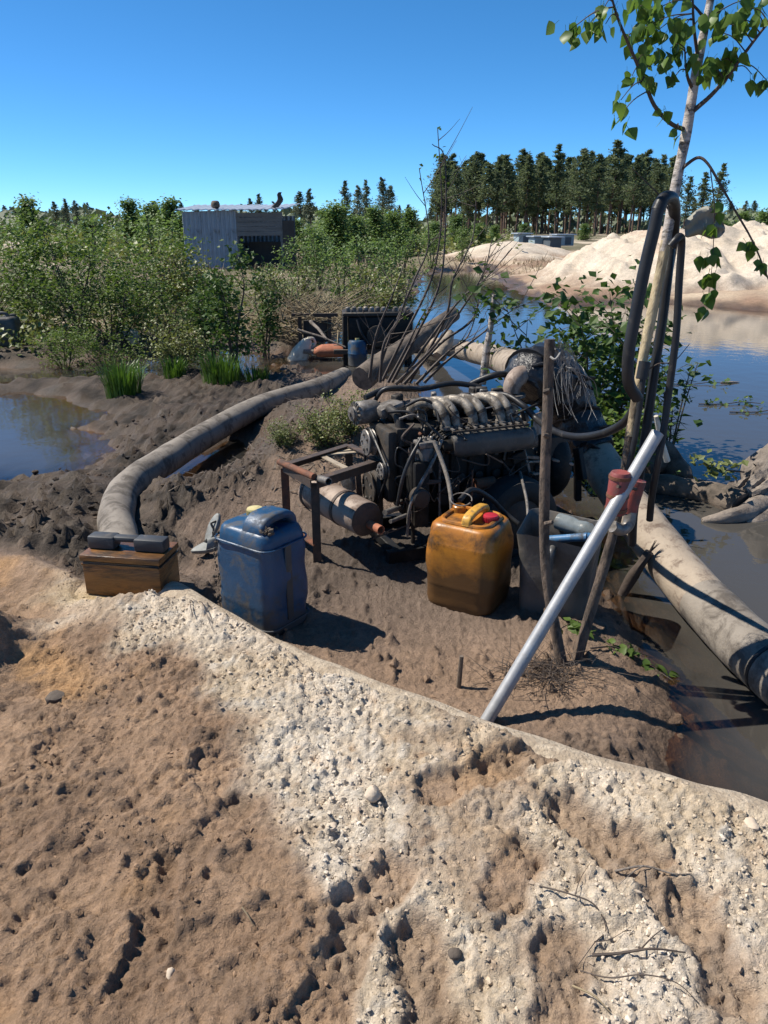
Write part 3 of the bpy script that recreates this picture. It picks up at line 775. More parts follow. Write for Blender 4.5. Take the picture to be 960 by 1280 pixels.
# ================================================================== jerrycans
def can_body(w, d, h, r, bulge=.006, top=.035, waist=None):
    secs = []
    prof = [(-.5, 0, .82), (0, .012, .93), (0, .04, 1.0)]
    zs = [(0, .90, .0), (.010, .965, 0), (.03, .995, 0), (.06, 1.0, 0), (h * .3, 1.0, bulge), (h * .55, 1.0, bulge), (h * .78, 1.0, bulge * .6), (h - top * 1.4, .995, 0), (h - top * .75, .97, 0), (h - top * .3, .915, 0), (h - top * .06, .84, 0), (h, .74, 0)]
    zz = sorted(set([q[0] for q in zs] + list(np.linspace(.03, h - top * 1.4, 22))))
    k1, k2 = w * 37.1, d * 53.7
    for z in zz:
        s = float(np.interp(z, [q[0] for q in zs], [q[1] for q in zs])); b = float(np.interp(z, [q[0] for q in zs], [q[2] for q in zs]))
        ring = rrect(w * s, d * s, r * s, 6); row = []
        for i, (x, y) in enumerate(ring):
            x2, y2 = ring[(i + 1) % len(ring)]; m = 9 if math.hypot(x2 - x, y2 - y) > .06 else 1
            for j in range(m):
                px, py = x + (x2 - x) * j / m, y + (y2 - y) * j / m
                sw = 1 + (b * 2 + .006 * math.sin(px * 21 + z * 13 + k1) * math.sin(py * 24 + z * 17 + k2) + .004 * math.sin(z * 31 + px * 30 - py * 22 + k2)) / .3 * (z > .03)
                sw += .010 * (abs((z / h * 5) % 1 - .5) < .04) * (.15 * h < z < .8 * h) * .5
                row.append((px * sw, py * sw, z))
        secs.append(row)
    mb = MB(); loft(mb, secs); return mb
def screw_cap(mb, c, r, h, n=28):
    prof = [(r * .96, 0), (r, .003), (r, h * .8), (r * .93, h * .95), (r * .80, h), (.001, h * .98)]
    lathe(mb, prof, n, Matrix.Translation(c))
    for k in range(n):
        a = 2 * math.pi * k / n
        box(mb, Vector(c) + Vector((math.cos(a) * r, math.sin(a) * r, h * .42)), (.004, .003, h * .7), Matrix.Rotation(a, 3, 'Z'))
    return mb
# blue jerrycan
bc = ground(gp(333, 786, 0)); bc.z -= .02
can = thing('blue_jerrycan', 'tall blue plastic jerrycan with cream screw cap and dried mud streaks', 'jerrycan', tuple(bc), rad(-36))
W, D, H_ = .30, .245, .50
b = can_body(W, D, H_ - .045, .05, .006, .05)
b.build('body', M['blue_plastic'], can, angle=60)
mb = MB()                                                  # moulded carrying handle across the top
hx = .052
path = curve([(hx + .0, -.088, H_ - .075), (hx, -.080, H_ - .03), (hx, -.045, H_ - .006), (hx, .0, H_ - .002), (hx, .05, H_ - .006), (hx, .085, H_ - .03), (hx, .09, H_ - .075)], 6)
secs = []
for i, p in enumerate(path):
    t = path[min(i + 1, len(path) - 1)] - path[max(i - 1, 0)]; t.normalize(); n_ = Vector((1, 0, 0)); bb = t.cross(n_)
    secs.append([p + n_ * x + bb * y for x, y in rrect(.115, .036, .016, 4)])
loft(mb, secs); mb.build('handle', M['blue_plastic'], can, angle=60)
cap = MB(); screw_cap(cap, (-.082, .055, H_ - .05), .034, .032); cap.build('cap', M['cream_cap'], can)
mb = MB(); lathe(mb, [(.04, 0), (.04, .012), (.036, .016)], 24, Matrix.Translation((-.082, .055, H_ - .062))); mb.build('neck', M['blue_plastic'], can)
mb = MB()                                                  # vertical groove strap stained by run-off
beam(mb, (W / 2 + .0065, -.01, .07), (W / 2 + .0065, -.01, H_ - .10), .036, .006, (1, 0, 0), .002)
s_ = mb.build('side_rib', M['dark_plastic'], can)
for zz in (.05, .395):
    mb = MB(); ring = [(x * 1.004 + .0065 * np.sign(x), y * 1.004 + .0065 * np.sign(y)) for x, y in rrect(W, D, .05, 6)]
    pts = [Vector((x, y, zz)) for x, y in ring] + [Vector((*ring[0], zz))]
    tube(mb, pts, .0045, 6, False); mb.build('moulding_ridge', M['blue_plastic'], can)
# mud caked on the jerrycan
mb = MB()
rr = random.Random(4)
def blob(mb, c, r, rr, flat=(1, 1, 1)):
    bm = bmesh.new(); bmesh.ops.create_icosphere(bm, subdivisions=1, radius=1)
    V = []
    for v in bm.verts:
        s = r * rr.uniform(.65, 1.2); V.append(Vector(c) + Vector((v.co.x * s * flat[0], v.co.y * s * flat[1], v.co.z * s * flat[2])))
    bm.verts.index_update(); F = [[v.index for v in f.verts] for f in bm.faces]; bm.free(); mb.add(V, F)
for i in range(46):
    blob(mb, (.10 + rr.gauss(0, .022), -.075 + rr.gauss(0, .018), H_ - .038 + rr.uniform(-.012, .012)), rr.uniform(.004, .012), rr)
for i in range(60):
    z = rr.uniform(.02, .42); blob(mb, (-.142 + rr.gauss(0, .008), -.118 + rr.gauss(0, .007) , z), rr.uniform(.002, .006), rr, (1, 1, 1.5))
mud = mb.build('caked_mud', M['mud_clod'], can); mud['kind'] = 'stuff'

# orange jerrycan
oc = ground(gp(585, 752, 0)); oc.z -= .02
can2 = thing('orange_jerrycan', 'oily orange translucent jerrycan with red cap and a fuel hose in its neck', 'jerrycan', tuple(oc), rad(-30))
W, D, H_ = .315, .285, .42
b = can_body(W, D, H_ - .02, .058, .006, .05); b.build('body', M['orange_plastic'], can2, angle=60)
mb = MB()
ring = rrect(W * .70, D * .70, .05, 6)
tube(mb, [Vector((x, y, H_ - .018)) for x, y in ring] + [Vector((*ring[0], H_ - .018))], .012, 8, False); mb.build('top_rim', M['orange_plastic'], can2)
mb = MB()
path = curve([(.02, -.10, H_ - .02), (.02, -.085, H_ + .012), (.02, 0, H_ + .022), (.02, .085, H_ + .012), (.02, .10, H_ - .02)], 6)
secs = []
for i, p in enumerate(path):
    t = (path[min(i + 1, len(path) - 1)] - path[max(i - 1, 0)]).normalized(); n_ = Vector((1, 0, 0)); bb = t.cross(n_)
    secs.append([p + n_ * x + bb * y for x, y in rrect(.045, .026, .011, 4)])
mb2 = MB(); loft(mb2, secs); mb2.build('handle', M['yellow_cap'], can2, angle=60)
cap = MB(); screw_cap(cap, (.085, .01, H_ - .02), .034, .03); cap.build('cap', M['red_cap'], can2)
mb = MB(); lathe(mb, [(.030, 0), (.030, .035), (.025, .04), (.022, .04), (.022, .01)], 24, Matrix.Translation((-.085, .055, H_ - .03))); mb.build('neck', M['orange_plastic'], can2)
mb = MB(); tube(mb, [Vector((.05 * math.cos(t) - .085, .055 + .03 * math.sin(t) + .02, H_ + .03 + .02 * math.sin(t))) for t in np.linspace(0, 6, 24)], .003, 6); mb.build('wire_clip', M['dirty_alloy'], can2)

# black canister with its top cut off
kc = ground(gp(694, 762, 0)); kc.z -= .03
can3 = thing('cut_black_canister', 'black plastic canister with its top cut open, standing behind the metal pole', 'canister', tuple(kc), rad(-24))
W, D, H_ = .31, .28, .40
mb = MB(); secs = []
for z, s in ((0, .84), (.012, .90), (.05, .93), (.2, .965), (.33, 1.03), (H_ - .006, 1.10), (H_, 1.105)):
    secs.append([(x * s, y * s, z + (.018 * math.sin(3 * math.atan2(y, x) + .6) if z > .3 else 0)) for x, y in rrect(W, D, .05, 6)])
for z, s in ((H_ - .003, 1.085), (.3, .98), (.06, .90), (.03, .88)):
    secs.append([(x * s, y * s, z + (.018 * math.sin(3 * math.atan2(y, x) + .6) if z > .29 else 0)) for x, y in rrect(W, D, .05, 6)])
loft(mb, secs); mb.build('body', M['black_plastic'], can3, angle=50)
mb = MB(); tube(mb, curve([(-.005, -.146, .36), (-.005, -.178, .34), (-.01, -.182, .25), (-.01, -.165, .17), (-.01, -.135, .14)], 6), .016, 10); mb.build('handle', M['black_plastic'], can3)
zb = kc.z + .345
def in_can(px, py): return at(px, py, 3.2)
# contents of the cut canister
c0 = kc + Vector((.03, .02, .355))
mb = MB()
tube(mb, [c0 + Vector((-.10, .08, -.06)), c0 + Vector((.02, -.03, .0)), c0 + Vector((.07, -.07, .02))], [.022, .018, .02], 10)
tube(mb, [c0 + Vector((.07, -.07, .02)), c0 + Vector((.11, -.088, .028))], [.02, .008], 10)
solo('blue_grease_gun', mb, M['blue_tool'], 'long blue-handled tool laid across the cut black canister', 'tool', tuple(c0 + Vector((-.03, -.02, 0))))
c1 = c0 + Vector((.055, .06, .012))
bt = thing('smoky_bottle', 'grey crumpled bottle lying inside the top of the cut black canister', 'bottle', tuple(c1))
d_ = Vector((.72, -.62, -.08)).normalized()
mb = MB(); lathe(mb, [(.03, -.1), (.038, -.095), (.04, -.03), (.034, 0), (.04, .03), (.038, .06), (.018, .09), (.015, .105)], 18, frame((0, 0, 0), d_)); mb.build('body', M['clear_bottle'], bt)
mb = MB(); lathe(mb, [(.018, .1), (.018, .12), (.001, .121)], 14, frame((0, 0, 0), d_)); mb.build('cap', M['white_plastic'], bt)
c2 = ground(gp(673, 757, .01), .02)
mb = MB(); lathe(mb, [(.010, -.05), (.022, -.045), (.024, .02), (.012, .04), (.010, .06), (.001, .061)], 16, frame(c2, (.3, -.5, .75)))
solo('small_bottle', mb, M['clear_bottle'], 'small glassy bottle leaning at the foot of the cut black canister', 'bottle', tuple(c2))

# ================================================================== tool box
tb = PAD.copy(); tb.z = .128
box_t = thing('tool_box', 'oil-stained brown wooden tool box with dark plastic carrying top on the sand', 'tool box', tuple(tb), rad(-9))
L_, D_, H1 = .345, .19, .155
bx = MB(); rbox(bx, (0, 0, H1 / 2), (L_, D_, H1), .006, 2); bx.build('body', M['wood_box'], box_t)
bx = MB(); rbox(bx, (0, 0, H1 + .0165), (L_ + .012, D_ + .012, .028), .005, 2); lid = bx.build('lid', M['wood_box'], box_t)
bx = MB(); beam(bx, (-L_ / 2, -D_ / 2 - .004, H1 - .012), (L_ / 2, -D_ / 2 - .004, H1 - .012), .007, .012, r=.002); bx.build('trim_strip', M['wood_box'], box_t)
bx = MB(); beam(bx, (L_ / 2 + .004, -D_ / 2, H1 - .012), (L_ / 2 + .004, D_ / 2, H1 - .012), .007, .012, r=.002); bx.build('trim_strip', M['wood_box'], box_t)
zt = H1 + .0305
bx = MB(); rbox(bx, (-.112, .0, zt + .029), (.12, .07, .058), .010, 2); bx.build('handle_block', M['dark_plastic'], box_t)
bx = MB(); rbox(bx, (.104, .0, zt + .028), (.136, .07, .056), .010, 2); bx.build('handle_block', M['dark_plastic'], box_t)
bx = MB(); rbox(bx, (-.008, .0, zt + .045), (.112, .045, .024), .009, 2); bx.build('carry_handle', M['dark_plastic'], box_t)

# ================================================================== slippers beside the blue jerrycan
def slipper(c, fwd, up, L=.2):
    z = Vector(up).normalized(); x = Vector(fwd); x = (x - z * x.dot(z)).normalized(); y = z.cross(x)
    T = Matrix((x, y, z)).transposed().to_4x4(); T.translation = Vector(c)
    mb = MB(); secs = []
    n = 36
    out = []
    for k in range(n):
        a = 2 * math.pi * k / n
        u = math.cos(a) * L / 2; w_ = math.sin(a) * (.036 + .007 * math.cos(a) - .006 * math.cos(2 * a))
        out.append((u, w_))
    for zz, s in ((0, .94), (.004, 1), (.016, 1), (.02, .94)):
        secs.append([T @ Vector((u * s, w_ * s, zz)) for u, w_ in out])
    loft(mb, secs); return mb, T
a1 = ground(gp(262, 696, .04), .03); a0 = a1 + Vector((.02, .06, .075))
for c, f, u, lab in ((a0, (.4, .3, .9), (-.75, -.55, .5), 'grey rubber slipper standing up in the mud left of the blue jerrycan'), (a1, (.9, .35, -.05), (-.1, -.25, .95), 'grey rubber slipper lying flat below the upright one')):
    s_t = thing('rubber_slipper', lab, 'slipper', tuple(c), 0, None)
    mb, T = slipper((0, 0, 0), f, u, .175); mb.build('sole', M['slipper'], s_t, angle=50)
    mb = MB(); secs = []
    for t in np.linspace(0, 1, 7):
        p = Vector((.015 + .02 * math.sin(t * math.pi), (-.036 + .072 * t), .016 + .035 * math.sin(t * math.pi)))
        secs.append([T @ (p + Vector((x, 0, z))) for x, z in ((-.03, 0), (.03, -.004), (.03, .002), (-.03, .006))])
    loft(mb, secs)
    if u[2] > .9: mb.build('strap', M['slipper'], s_t, angle=70)
    else: mb = MB(); tube(mb, curve([T @ Vector((.05, -.02, .02)), T @ Vector((.03, -.01, .035)), T @ Vector((.01, -.03, .022))], 4), .006, 8); mb.build('strap', M['black_rubber'], s_t)

# ================================================================== sapling poles, hoses and the metal pole
def stem_path(px, n=6): return curve([at(x, y, Y) for x, y, Y in px], n)
# cut sapling
sp = [(702, 838, 2.56), (697, 800, 2.58), (687, 750, 2.60), (681, 690, 2.62), (681, 600, 2.64), (684, 520, 2.66), (687, 424, 2.68)]
root = at(702, 838, 2.56)
sap = thing('cut_sapling', 'cut-off sapling pole with a sawn top standing left of the birch', 'tree', tuple(root))
path = stem_path(sp); path[0].z -= .06
mb = MB(); tube(mb, path, [.024, .021, .020, .019, .019, .019, .018], 12, True, mottle(2, .06)); mb.build('trunk', M['bark_aspen'], sap, origin=tuple(root))
for (x, y, Y, dx, dz) in ((682, 655, 2.6, .02, .015), (684, 545, 2.63, -.02, .01), (681, 490, 2.65, .015, .012)):
    p = at(x, y, Y); mb = MB(); tube(mb, [p, p + Vector((dx, -.02, dz))], [.010, .007], 8); mb.build('branch_stub', M['bark_aspen'], sap, origin=tuple(root))
# hanging tangle of twine
mb = MB(); rr = random.Random(3)
tw0 = at(700, 428, 2.70)
for i in range(36):
    x0 = rr.uniform(690, 712); x1 = x0 + abs(rr.gauss(10, 16)); y1 = rr.uniform(465, 530)
    pts = [at(x0, 428 + rr.uniform(-6, 14), 2.70 + rr.uniform(-.02, .02)), at((x0 * .6 + x1 * .4) + rr.uniform(-7, 7), 455 + rr.uniform(-8, 8), 2.72 + rr.uniform(-.03, .03)), at(x1 + rr.uniform(-6, 6), y1 - 20, 2.72 + rr.uniform(-.04, .04)), at(x1 + rr.uniform(-8, 10), y1, 2.72 + rr.uniform(-.04, .04))]
    tube(mb, curve(pts, 4), .0009, 4, False)
tube(mb, curve([at(688, 446, 2.655), at(694, 449, 2.64), at(700, 440, 2.66), at(692, 436, 2.71), at(684, 440, 2.71), at(682, 446, 2.67)], 5), .004, 6)
solo('twine_tangle', mb, M['twine'], 'grey frayed twine hanging from the top of the cut sapling', 'twine', tuple(tw0))

# birch
BX = [(716, 840, 2.60), (728, 800, 2.60), (744, 745, 2.61), (760, 690, 2.62), (775, 630, 2.63), (788, 545, 2.65), (800, 470, 2.67), (814, 395, 2.69), (830, 315, 2.72), (845, 230, 2.75), (858, 165, 2.77), (872, 80, 2.80), (886, 10, 2.83), (902, -80, 2.86), (915, -160, 2.88)]
bb0 = at(716, 840, 2.60)
birch = thing('birch_tree', 'slender birch with peeled trunk and drooping green leaves, black hoses hung on it', 'tree', tuple(bb0))
bp_ = stem_path(BX, 6)
i1, i2 = 42, 54
rads = lerp_list([.024, .021, .0195, .0185, .018, .018, .0175, .0175, .017, .0165, .017, .015, .012, .009, .005], len(bp_))
bp_[0].z -= .06
for nm, a, b, mt in (('trunk', 0, 31, 'bark_aspen'), ('peeled_trunk', 30, 49, 'bark_peeled'), ('upper_trunk', 48, len(bp_) - 1, 'bark_birch')):
    seg = bp_[a:b + 1]; r0 = rads[a:b + 1]
    mb = MB(); tube(mb, seg, r0, 12, True, mottle(a, .05)); mb.build(nm, M[mt], birch, origin=tuple(bb0))
# leaf meshes
def leaf_mesh(name, L, Wd, mat, droop, seed):
    rr = random.Random(seed); mb = MB()
    st = [(0, 0), (.10, .30), (.28, .62), (.45, .58), (.62, .44), (.80, .24), (1, 0)]
    V = []; F = []
    for i, (t, w_) in enumerate(st):
        z = -droop * t * t * L
        jag = 1 + rr.uniform(-.10, .10)
        V += [(-w_ * Wd * jag, t * L, z + .18 * w_ * Wd), (0, t * L, z), (w_ * Wd * jag, t * L, z + .18 * w_ * Wd)]
    for i in range(len(st) - 1):
        a = i * 3
        F += [(a, a + 1, a + 4, a + 3), (a + 1, a + 2, a + 5, a + 4)]
    c = rr.random()
    mb.add(V, F, (c, c, c))
    mb2 = [(0, -.35 * L, .02 * L), (0, 0, 0)]
    tube(mb, mb2, .0006, 4, False, None, (c, c, c))
    return mb.mesh(name, mat)
LEAF = [leaf_mesh('leaf', random.uniform(.038, .056), random.uniform(.025, .035), M['leaf_birch'], random.uniform(.1, .5), i) for i in range(7)]
def put_leaf(parent, p, origin, rr, s=1.0, hang=.9, meshes=None):
    o = bpy.data.objects.new('leaf', rr.choice(meshes or LEAF)); COL.objects.link(o)
    o.parent = parent; o.location = Vector(p) - Vector(origin)
    o.rotation_euler = (-rad(90) * hang + rr.gauss(0, .35), rr.gauss(0, .5), rr.uniform(0, 6.28))
    o.scale = (s,) * 3
    return o
rr = random.Random(21)
def birch_branch(px, r0, leaf_pts, twigs=True):
    P = curve([at(*q) for q in px], 5)
    mb = MB(); tube(mb, P, [r0, r0 * .35], 8)
    br = mb.build('branch', M['twig'], birch, origin=tuple(bb0))
    for (x, y, Y, n, spread) in leaf_pts:
        c = at(x, y, Y)
        # thin twig from the nearest branch point
        q = min(P, key=lambda p: (p - c).length)
        if twigs: tw = MB(); tube(tw, curve([q, (q + c) / 2 + Vector((0, 0, .012)), c], 4), [.0022, .0012], 5); tw.build('twig', M['twig'], br, origin=tuple(bb0))
        for k in range(int(n * 1.5 + .5)):
            t = rr.random()
            p = c + Vector((rr.gauss(0, spread), rr.gauss(0, spread), rr.gauss(0, spread * .8)))
            put_leaf(br, p, bb0, rr, rr.uniform(.75, 1.1))
    return br
birch_branch([(858, 163, 2.77), (838, 154, 2.74), (818, 132, 2.72), (805, 100, 2.70), (790, 65, 2.68), (775, 30, 2.66), (766, 2, 2.65), (755, -40, 2.64)], .0075,
             [(776, 125, 2.66, 4, .018), (772, 148, 2.66, 3, .015), (790, 95, 2.7, 3, .018), (806, 70, 2.72, 6, .025), (815, 84, 2.7, 6, .022), (720, 32, 2.64, 4, .02), (738, 28, 2.64, 5, .018), (757, 30, 2.65, 4, .018), (755, 10, 2.64, 3, .014), (712, 38, 2.63, 2, .012), (790, 45, 2.7, 3, .02), (848, 160, 2.74, 1, .01), (822, 140, 2.72, 2, .012), (845, 168, 2.74, 1, .006)])
birch_branch([(866, 112, 2.785), (860, 98, 2.76), (857, 80, 2.74), (856, 60, 2.72)], .006, [(845, 68, 2.72, 5, .022), (862, 70, 2.70, 4, .02), (838, 60, 2.73, 5, .022), (842, 98, 2.74, 3, .012)])
birch_branch([(873, 75, 2.8), (868, 40, 2.78), (866, 0, 2.76), (868, -50, 2.75)], .006, [(815, 15, 2.74, 8, .03), (805, 35, 2.74, 7, .026), (800, 8, 2.74, 6, .026), (822, 38, 2.72, 6, .022), (828, 0, 2.72, 5, .024), (845, 38, 2.72, 6, .022), (856, 34, 2.72, 4, .02), (876, 30, 2.74, 3, .02)])
birch_branch([(861, 143, 2.772), (872, 134, 2.77), (890, 118, 2.76), (910, 95, 2.74), (932, 65, 2.72), (955, 35, 2.70), (985, 0, 2.68)], .0085, [(888, 88, 2.76, 6, .024), (900, 75, 2.76, 7, .024), (918, 72, 2.74, 5, .02), (902, 92, 2.75, 4, .018), (940, 93, 2.7, 2, .012), (958, 100, 2.7, 3, .014), (925, 25, 2.73, 5, .022), (912, 30, 2.73, 4, .02), (938, 10, 2.72, 5, .022), (945, 20, 2.7, 4, .02), (900, 40, 2.76, 4, .022)])
birch_branch([(882, 25, 2.82), (870, 10, 2.80), (850, -10, 2.78), (830, -40, 2.76)], .005, [(835, 5, 2.78, 5, .025), (895, 15, 2.82, 4, .022), (950, -5, 2.75, 4, .02)])
# broken branch hanging to the right with wilted leaves
br = birch_branch([(846, 218, 2.75), (858, 206, 2.74), (873, 197, 2.72), (885, 205, 2.70), (900, 230, 2.68), (920, 265, 2.66), (940, 300, 2.64), (955, 335, 2.63), (972, 380, 2.62)], .006,
             [(892, 290, 2.68, 4, .012), (890, 320, 2.68, 6, .012), (889, 345, 2.68, 7, .012), (887, 370, 2.68, 3, .010), (880, 385, 2.68, 2, .008), (935, 305, 2.64, 4, .014), (950, 325, 2.63, 3, .012), (898, 262, 2.68, 2, .012)], False)
tw = MB(); tube(tw, curve([at(888, 212, 2.69), at(893, 260, 2.68), at(891, 320, 2.68), at(886, 375, 2.68)], 5), [.002, .001], 5); tw.build('twig', M['twig'], br, origin=tuple(bb0))
# little twigs low on the birch
br = birch_branch([(840, 270, 2.73), (825, 245, 2.71), (805, 225, 2.70), (790, 210, 2.70)], .003, [])
birch_branch([(800, 470, 2.67), (822, 455, 2.65), (842, 452, 2.64), (862, 430, 2.62)], .003, [])

# torn tarp scrap caught on the birch
t0 = at(868, 280, 2.66); mb = MB(); nx, ny = 16, 10; V = []
for j in range(ny):
    for i in range(nx):
        u, v = .14 + .86 * i / (nx - 1), j / (ny - 1)
        px_ = 848 + 58 * u; top_y = float(np.interp(u, [0, .15, .4, .62, .85, 1], [286, 276, 262, 257, 264, 283])); bot_y = float(np.interp(u, [0, .2, .45, .7, .9, 1], [292, 297, 293, 299, 297, 290]))
        y_ = top_y + (bot_y - top_y) * v
        V.append(at(px_, y_, 2.69 + .016 * abs(math.sin(u * 9 + v * 2)) + .006 * math.sin(v * 11 + u * 6)))
mb.add(V, [(j * nx + i, j * nx + i + 1, (j + 1) * nx + i + 1, (j + 1) * nx + i) for j in range(ny - 1) for i in range(nx - 1)])
o = solo('tarp_scrap', mb, M['tarp'], 'olive scrap of torn cloth snagged on the birch trunk', 'cloth', tuple(t0))
sm = o.modifiers.new('thick', 'SOLIDIFY'); sm.thickness = .001

# black hoses hung over the birch
def hose(name, px, r, label, n=14, mat='black_rubber'):
    P = curve([at(*q) for q in px], 8); mb = MB(); tube(mb, P, r, n)
    return solo(name, mb, M[mat], label, 'hose', tuple(P[0]))
h = hose('rubber_hose', [(797, 498, 2.56), (786, 478, 2.54), (786, 440, 2.54), (795, 390, 2.55), (806, 335, 2.56), (818, 285, 2.57), (824, 258, 2.58), (832, 247, 2.60), (841, 250, 2.66), (843, 272, 2.74), (839, 310, 2.80), (832, 350, 2.82)], .0195,
         'thickest black rubber hose looped over the birch, nearest side', 18)
mb = MB(); a, b = at(822, 264, 2.578), at(826, 254, 2.585); tube(mb, [a, b], .0215, 18); mb.build('end_sleeve', M['black_rubber'], h, origin=tuple(h.location))
hose('rubber_hose', [(838, 312, 2.78), (834, 350, 2.74), (828, 400, 2.72), (820, 450, 2.70), (813, 500, 2.68), (806, 550, 2.66), (800, 590, 2.64), (792, 640, 2.66), (790, 680, 2.7)], .0165, 'black hose running straight down behind the peeled birch trunk', 16)
hose('rubber_hose', [(838, 308, 2.62), (845, 300, 2.62), (850, 296, 2.64), (852, 305, 2.66), (849, 350, 2.66), (845, 420, 2.64), (836, 490, 2.62), (830, 535, 2.60), (822, 580, 2.58), (815, 620, 2.60), (812, 650, 2.62)], .0125, 'thin black hose folded at its top, right of the birch', 14)
hose('rubber_hose', [(805, 457, 2.63), (803, 480, 2.62), (795, 540, 2.60), (785, 590, 2.59), (776, 640, 2.60)], .010, 'narrow black tube strapped along the lower birch trunk', 12)
mb = MB(); a, b = at(806, 452, 2.64), at(802, 474, 2.63); tube(mb, [a, b], .020, 12)
solo('tape_wrap', mb, M['black_rubber'], 'black tape wrapped round the birch trunk above the metal pole', 'tape', tuple(a))

# metal pole and coupling
pa, pb = ground(gp(598, 905, .03)), at(822, 541, 2.56)
pa.z -= .03
pole = thing('metal_pole', 'slanting galvanised metal pole leaning on the birch', 'pole', tuple(pa))
mb = MB(); pipe_wall(mb, [pa + (pb - pa) * t + Vector((0, 0, -.006 * math.sin(t * 3.14))) for t in np.linspace(0, 1, 12)], .0225, .003, 24); mb.build('tube', M['galv'], pole, origin=tuple(pa), angle=50)
cl = thing('pipe_coupling', 'rusty red clamp coupling tying the metal pole to the birch', 'coupling', tuple(at(775, 615, 2.52)))
oc_ = tuple(cl.location)
mb = MB(); A, B = at(776, 590, 2.50), at(769, 642, 2.50); tube(mb, [A, A + (B - A) * .06, A + (B - A) * .94, B], [.031, .036, .036, .031], 20); mb.build('sleeve', M['red_sleeve'], cl, origin=oc_)
mb = MB(); A2, B2 = at(797, 600, 2.56), at(785, 640, 2.56); tube(mb, [A2, B2], .030, 18); mb.build('sleeve', M['red_sleeve'], cl, origin=oc_)
for t in (.12, .55, .88):
    mb = MB(); c = A + (B - A) * t; d = (B - A).normalized(); tube(mb, [c - d * .006, c + d * .006], .0385, 20); mb.build('clamp_ring', M['rust'], cl, origin=oc_)
mb = MB(); tube(mb, curve([at(788, 640, 2.55), at(785, 656, 2.54), at(776, 662, 2.53), at(766, 658, 2.52)], 5), .022, 14); mb.build('elbow', M['dirty_alloy'], cl, origin=oc_)
mb = MB(); tube(mb, [at(772, 608, 2.46), at(800, 612, 2.55)], .006, 8); mb.build('clamp_bolt', M['dark_iron'], cl, origin=oc_)
# white stake behind the pole
mb = MB(); tube(mb, [at(820, 520, 3.2), at(826, 550, 3.22), at(834, 576, 3.25)], [.010, .013, .014], 8)
solo('white_stake', mb, M['white_plastic'], 'thin whitish stake sticking up behind the top of the metal pole', 'stake', tuple(at(834, 576, 3.25)))
# ================================================================== motor pump
EO = Vector((.03, 3.75, 0.0)); EA = rad(22)
ESC = (.90, .96, .97)
eng = thing('motor_pump', 'black greasy diesel motor with silver intake pipes driving a water pump', 'motor pump', tuple(EO), EA)
eng.scale = ESC
E_FWD = Matrix.Translation(EO) @ Matrix.Rotation(EA, 4, 'Z') @ Matrix.Diagonal((*ESC, 1))
E_INV = E_FWD.inverted()
def el(nm, mb, mat, parent=None, angle=40): return mb.build(nm, M[mat], parent or eng, angle=angle)         # given in the motor's own axes
def ew(nm, mb, mat, parent=None, angle=40): mb.move(E_INV); return mb.build(nm, M[mat], parent or eng, angle=angle)   # given in world axes
# skid
for v in (-.24, .24):
    mb = MB(); beam(mb, (-.12, v, .07), (1.25, v, .07), .05, .07, r=.004); el('skid_rail', mb, 'engine_black')
for u in (-.05, .55, .85, 1.15):
    mb = MB(); beam(mb, (u, -.214, .075), (u, .214, .075), .05, .05, r=.004); el('cross_member', mb, 'engine_black')
# block, sump, head
mb = MB(); rbox(mb, (.37, .02, .44), (.74, .30, .30), .02, 2); blk = el('engine_block', mb, 'engine_black')
for k in range(6):
    mb = MB(); rbox(mb, (.09 + .115 * k, -.135, .44), (.03, .02, .24), .006, 1); el('rib', mb, 'engine_black', blk)
for k in range(5):
    mb = MB(); lathe(mb, [(.026, 0), (.026, .012), (.018, .016), (.001, .016)], 14, frame((.148 + .115 * k, -.130, .41), (0, -1, 0))); el('core_plug', mb, 'cast_iron', blk)
mb = MB(); rbox(mb, (.37, .02, .225), (.66, .26, .12), .02, 2, taper=.8); el('oil_sump', mb, 'engine_black')
mb = MB(); rbox(mb, (.37, .04, .645), (.74, .26, .10), .012, 2); el('cylinder_head', mb, 'cast_iron')
mb = MB(); rbox(mb, (.36, .11, .735), (.70, .15, .075), .026, 3); vc = el('valve_cover', mb, 'engine_black')
for k in range(3):
    mb = MB(); lathe(mb, [(.012, 0), (.012, .012), (.006, .02), (.001, .02)], 10, Matrix.Translation((.12 + .24 * k, .11, .772))); el('cover_bolt', mb, 'dirty_alloy', vc)
mb = MB(); lathe(mb, [(.03, 0), (.034, .004), (.034, .02), (.028, .026), (.001, .026)], 16, Matrix.Translation((.60, .12, .772))); el('filler_cap', mb, 'black_plastic', vc)
mb = MB(); rbox(mb, (.30, .09, .785), (.26, .05, .03), .01, 2); el('breather_box', mb, 'black_plastic')
# intake side: plenum, ladder rail and six silver runners
mb = MB()
prof = []
for t in np.linspace(0, 1, 12):
    s = 1 if .08 < t < .94 else .72
    prof.append([(.27 + .50 * t, -.205 + y * s, .615 + z * s) for y, z in rrect(.12, .125, .045, 5)])
loft(mb, prof); plen = el('intake_plenum', mb, 'black_plastic', angle=50)
mb = MB(); lathe(mb, [(.03, 0), (.03, .05), (.036, .05), (.036, .062), (.03, .062)], 18, frame((.27, -.205, .615), (-1, 0, 0))); el('plenum_mouth', mb, 'engine_black', plen)
for dv in (-.235, -.175):
    mb = MB(); beam(mb, (.26, dv, .690), (.74, dv, .690), .012, .010); el('rail_bar', mb, 'cast_iron')
for k in range(11):
    mb = MB(); beam(mb, (.275 + .045 * k, -.229, .697), (.275 + .045 * k, -.181, .697), .012, .008); el('rail_rung', mb, 'dirty_alloy')
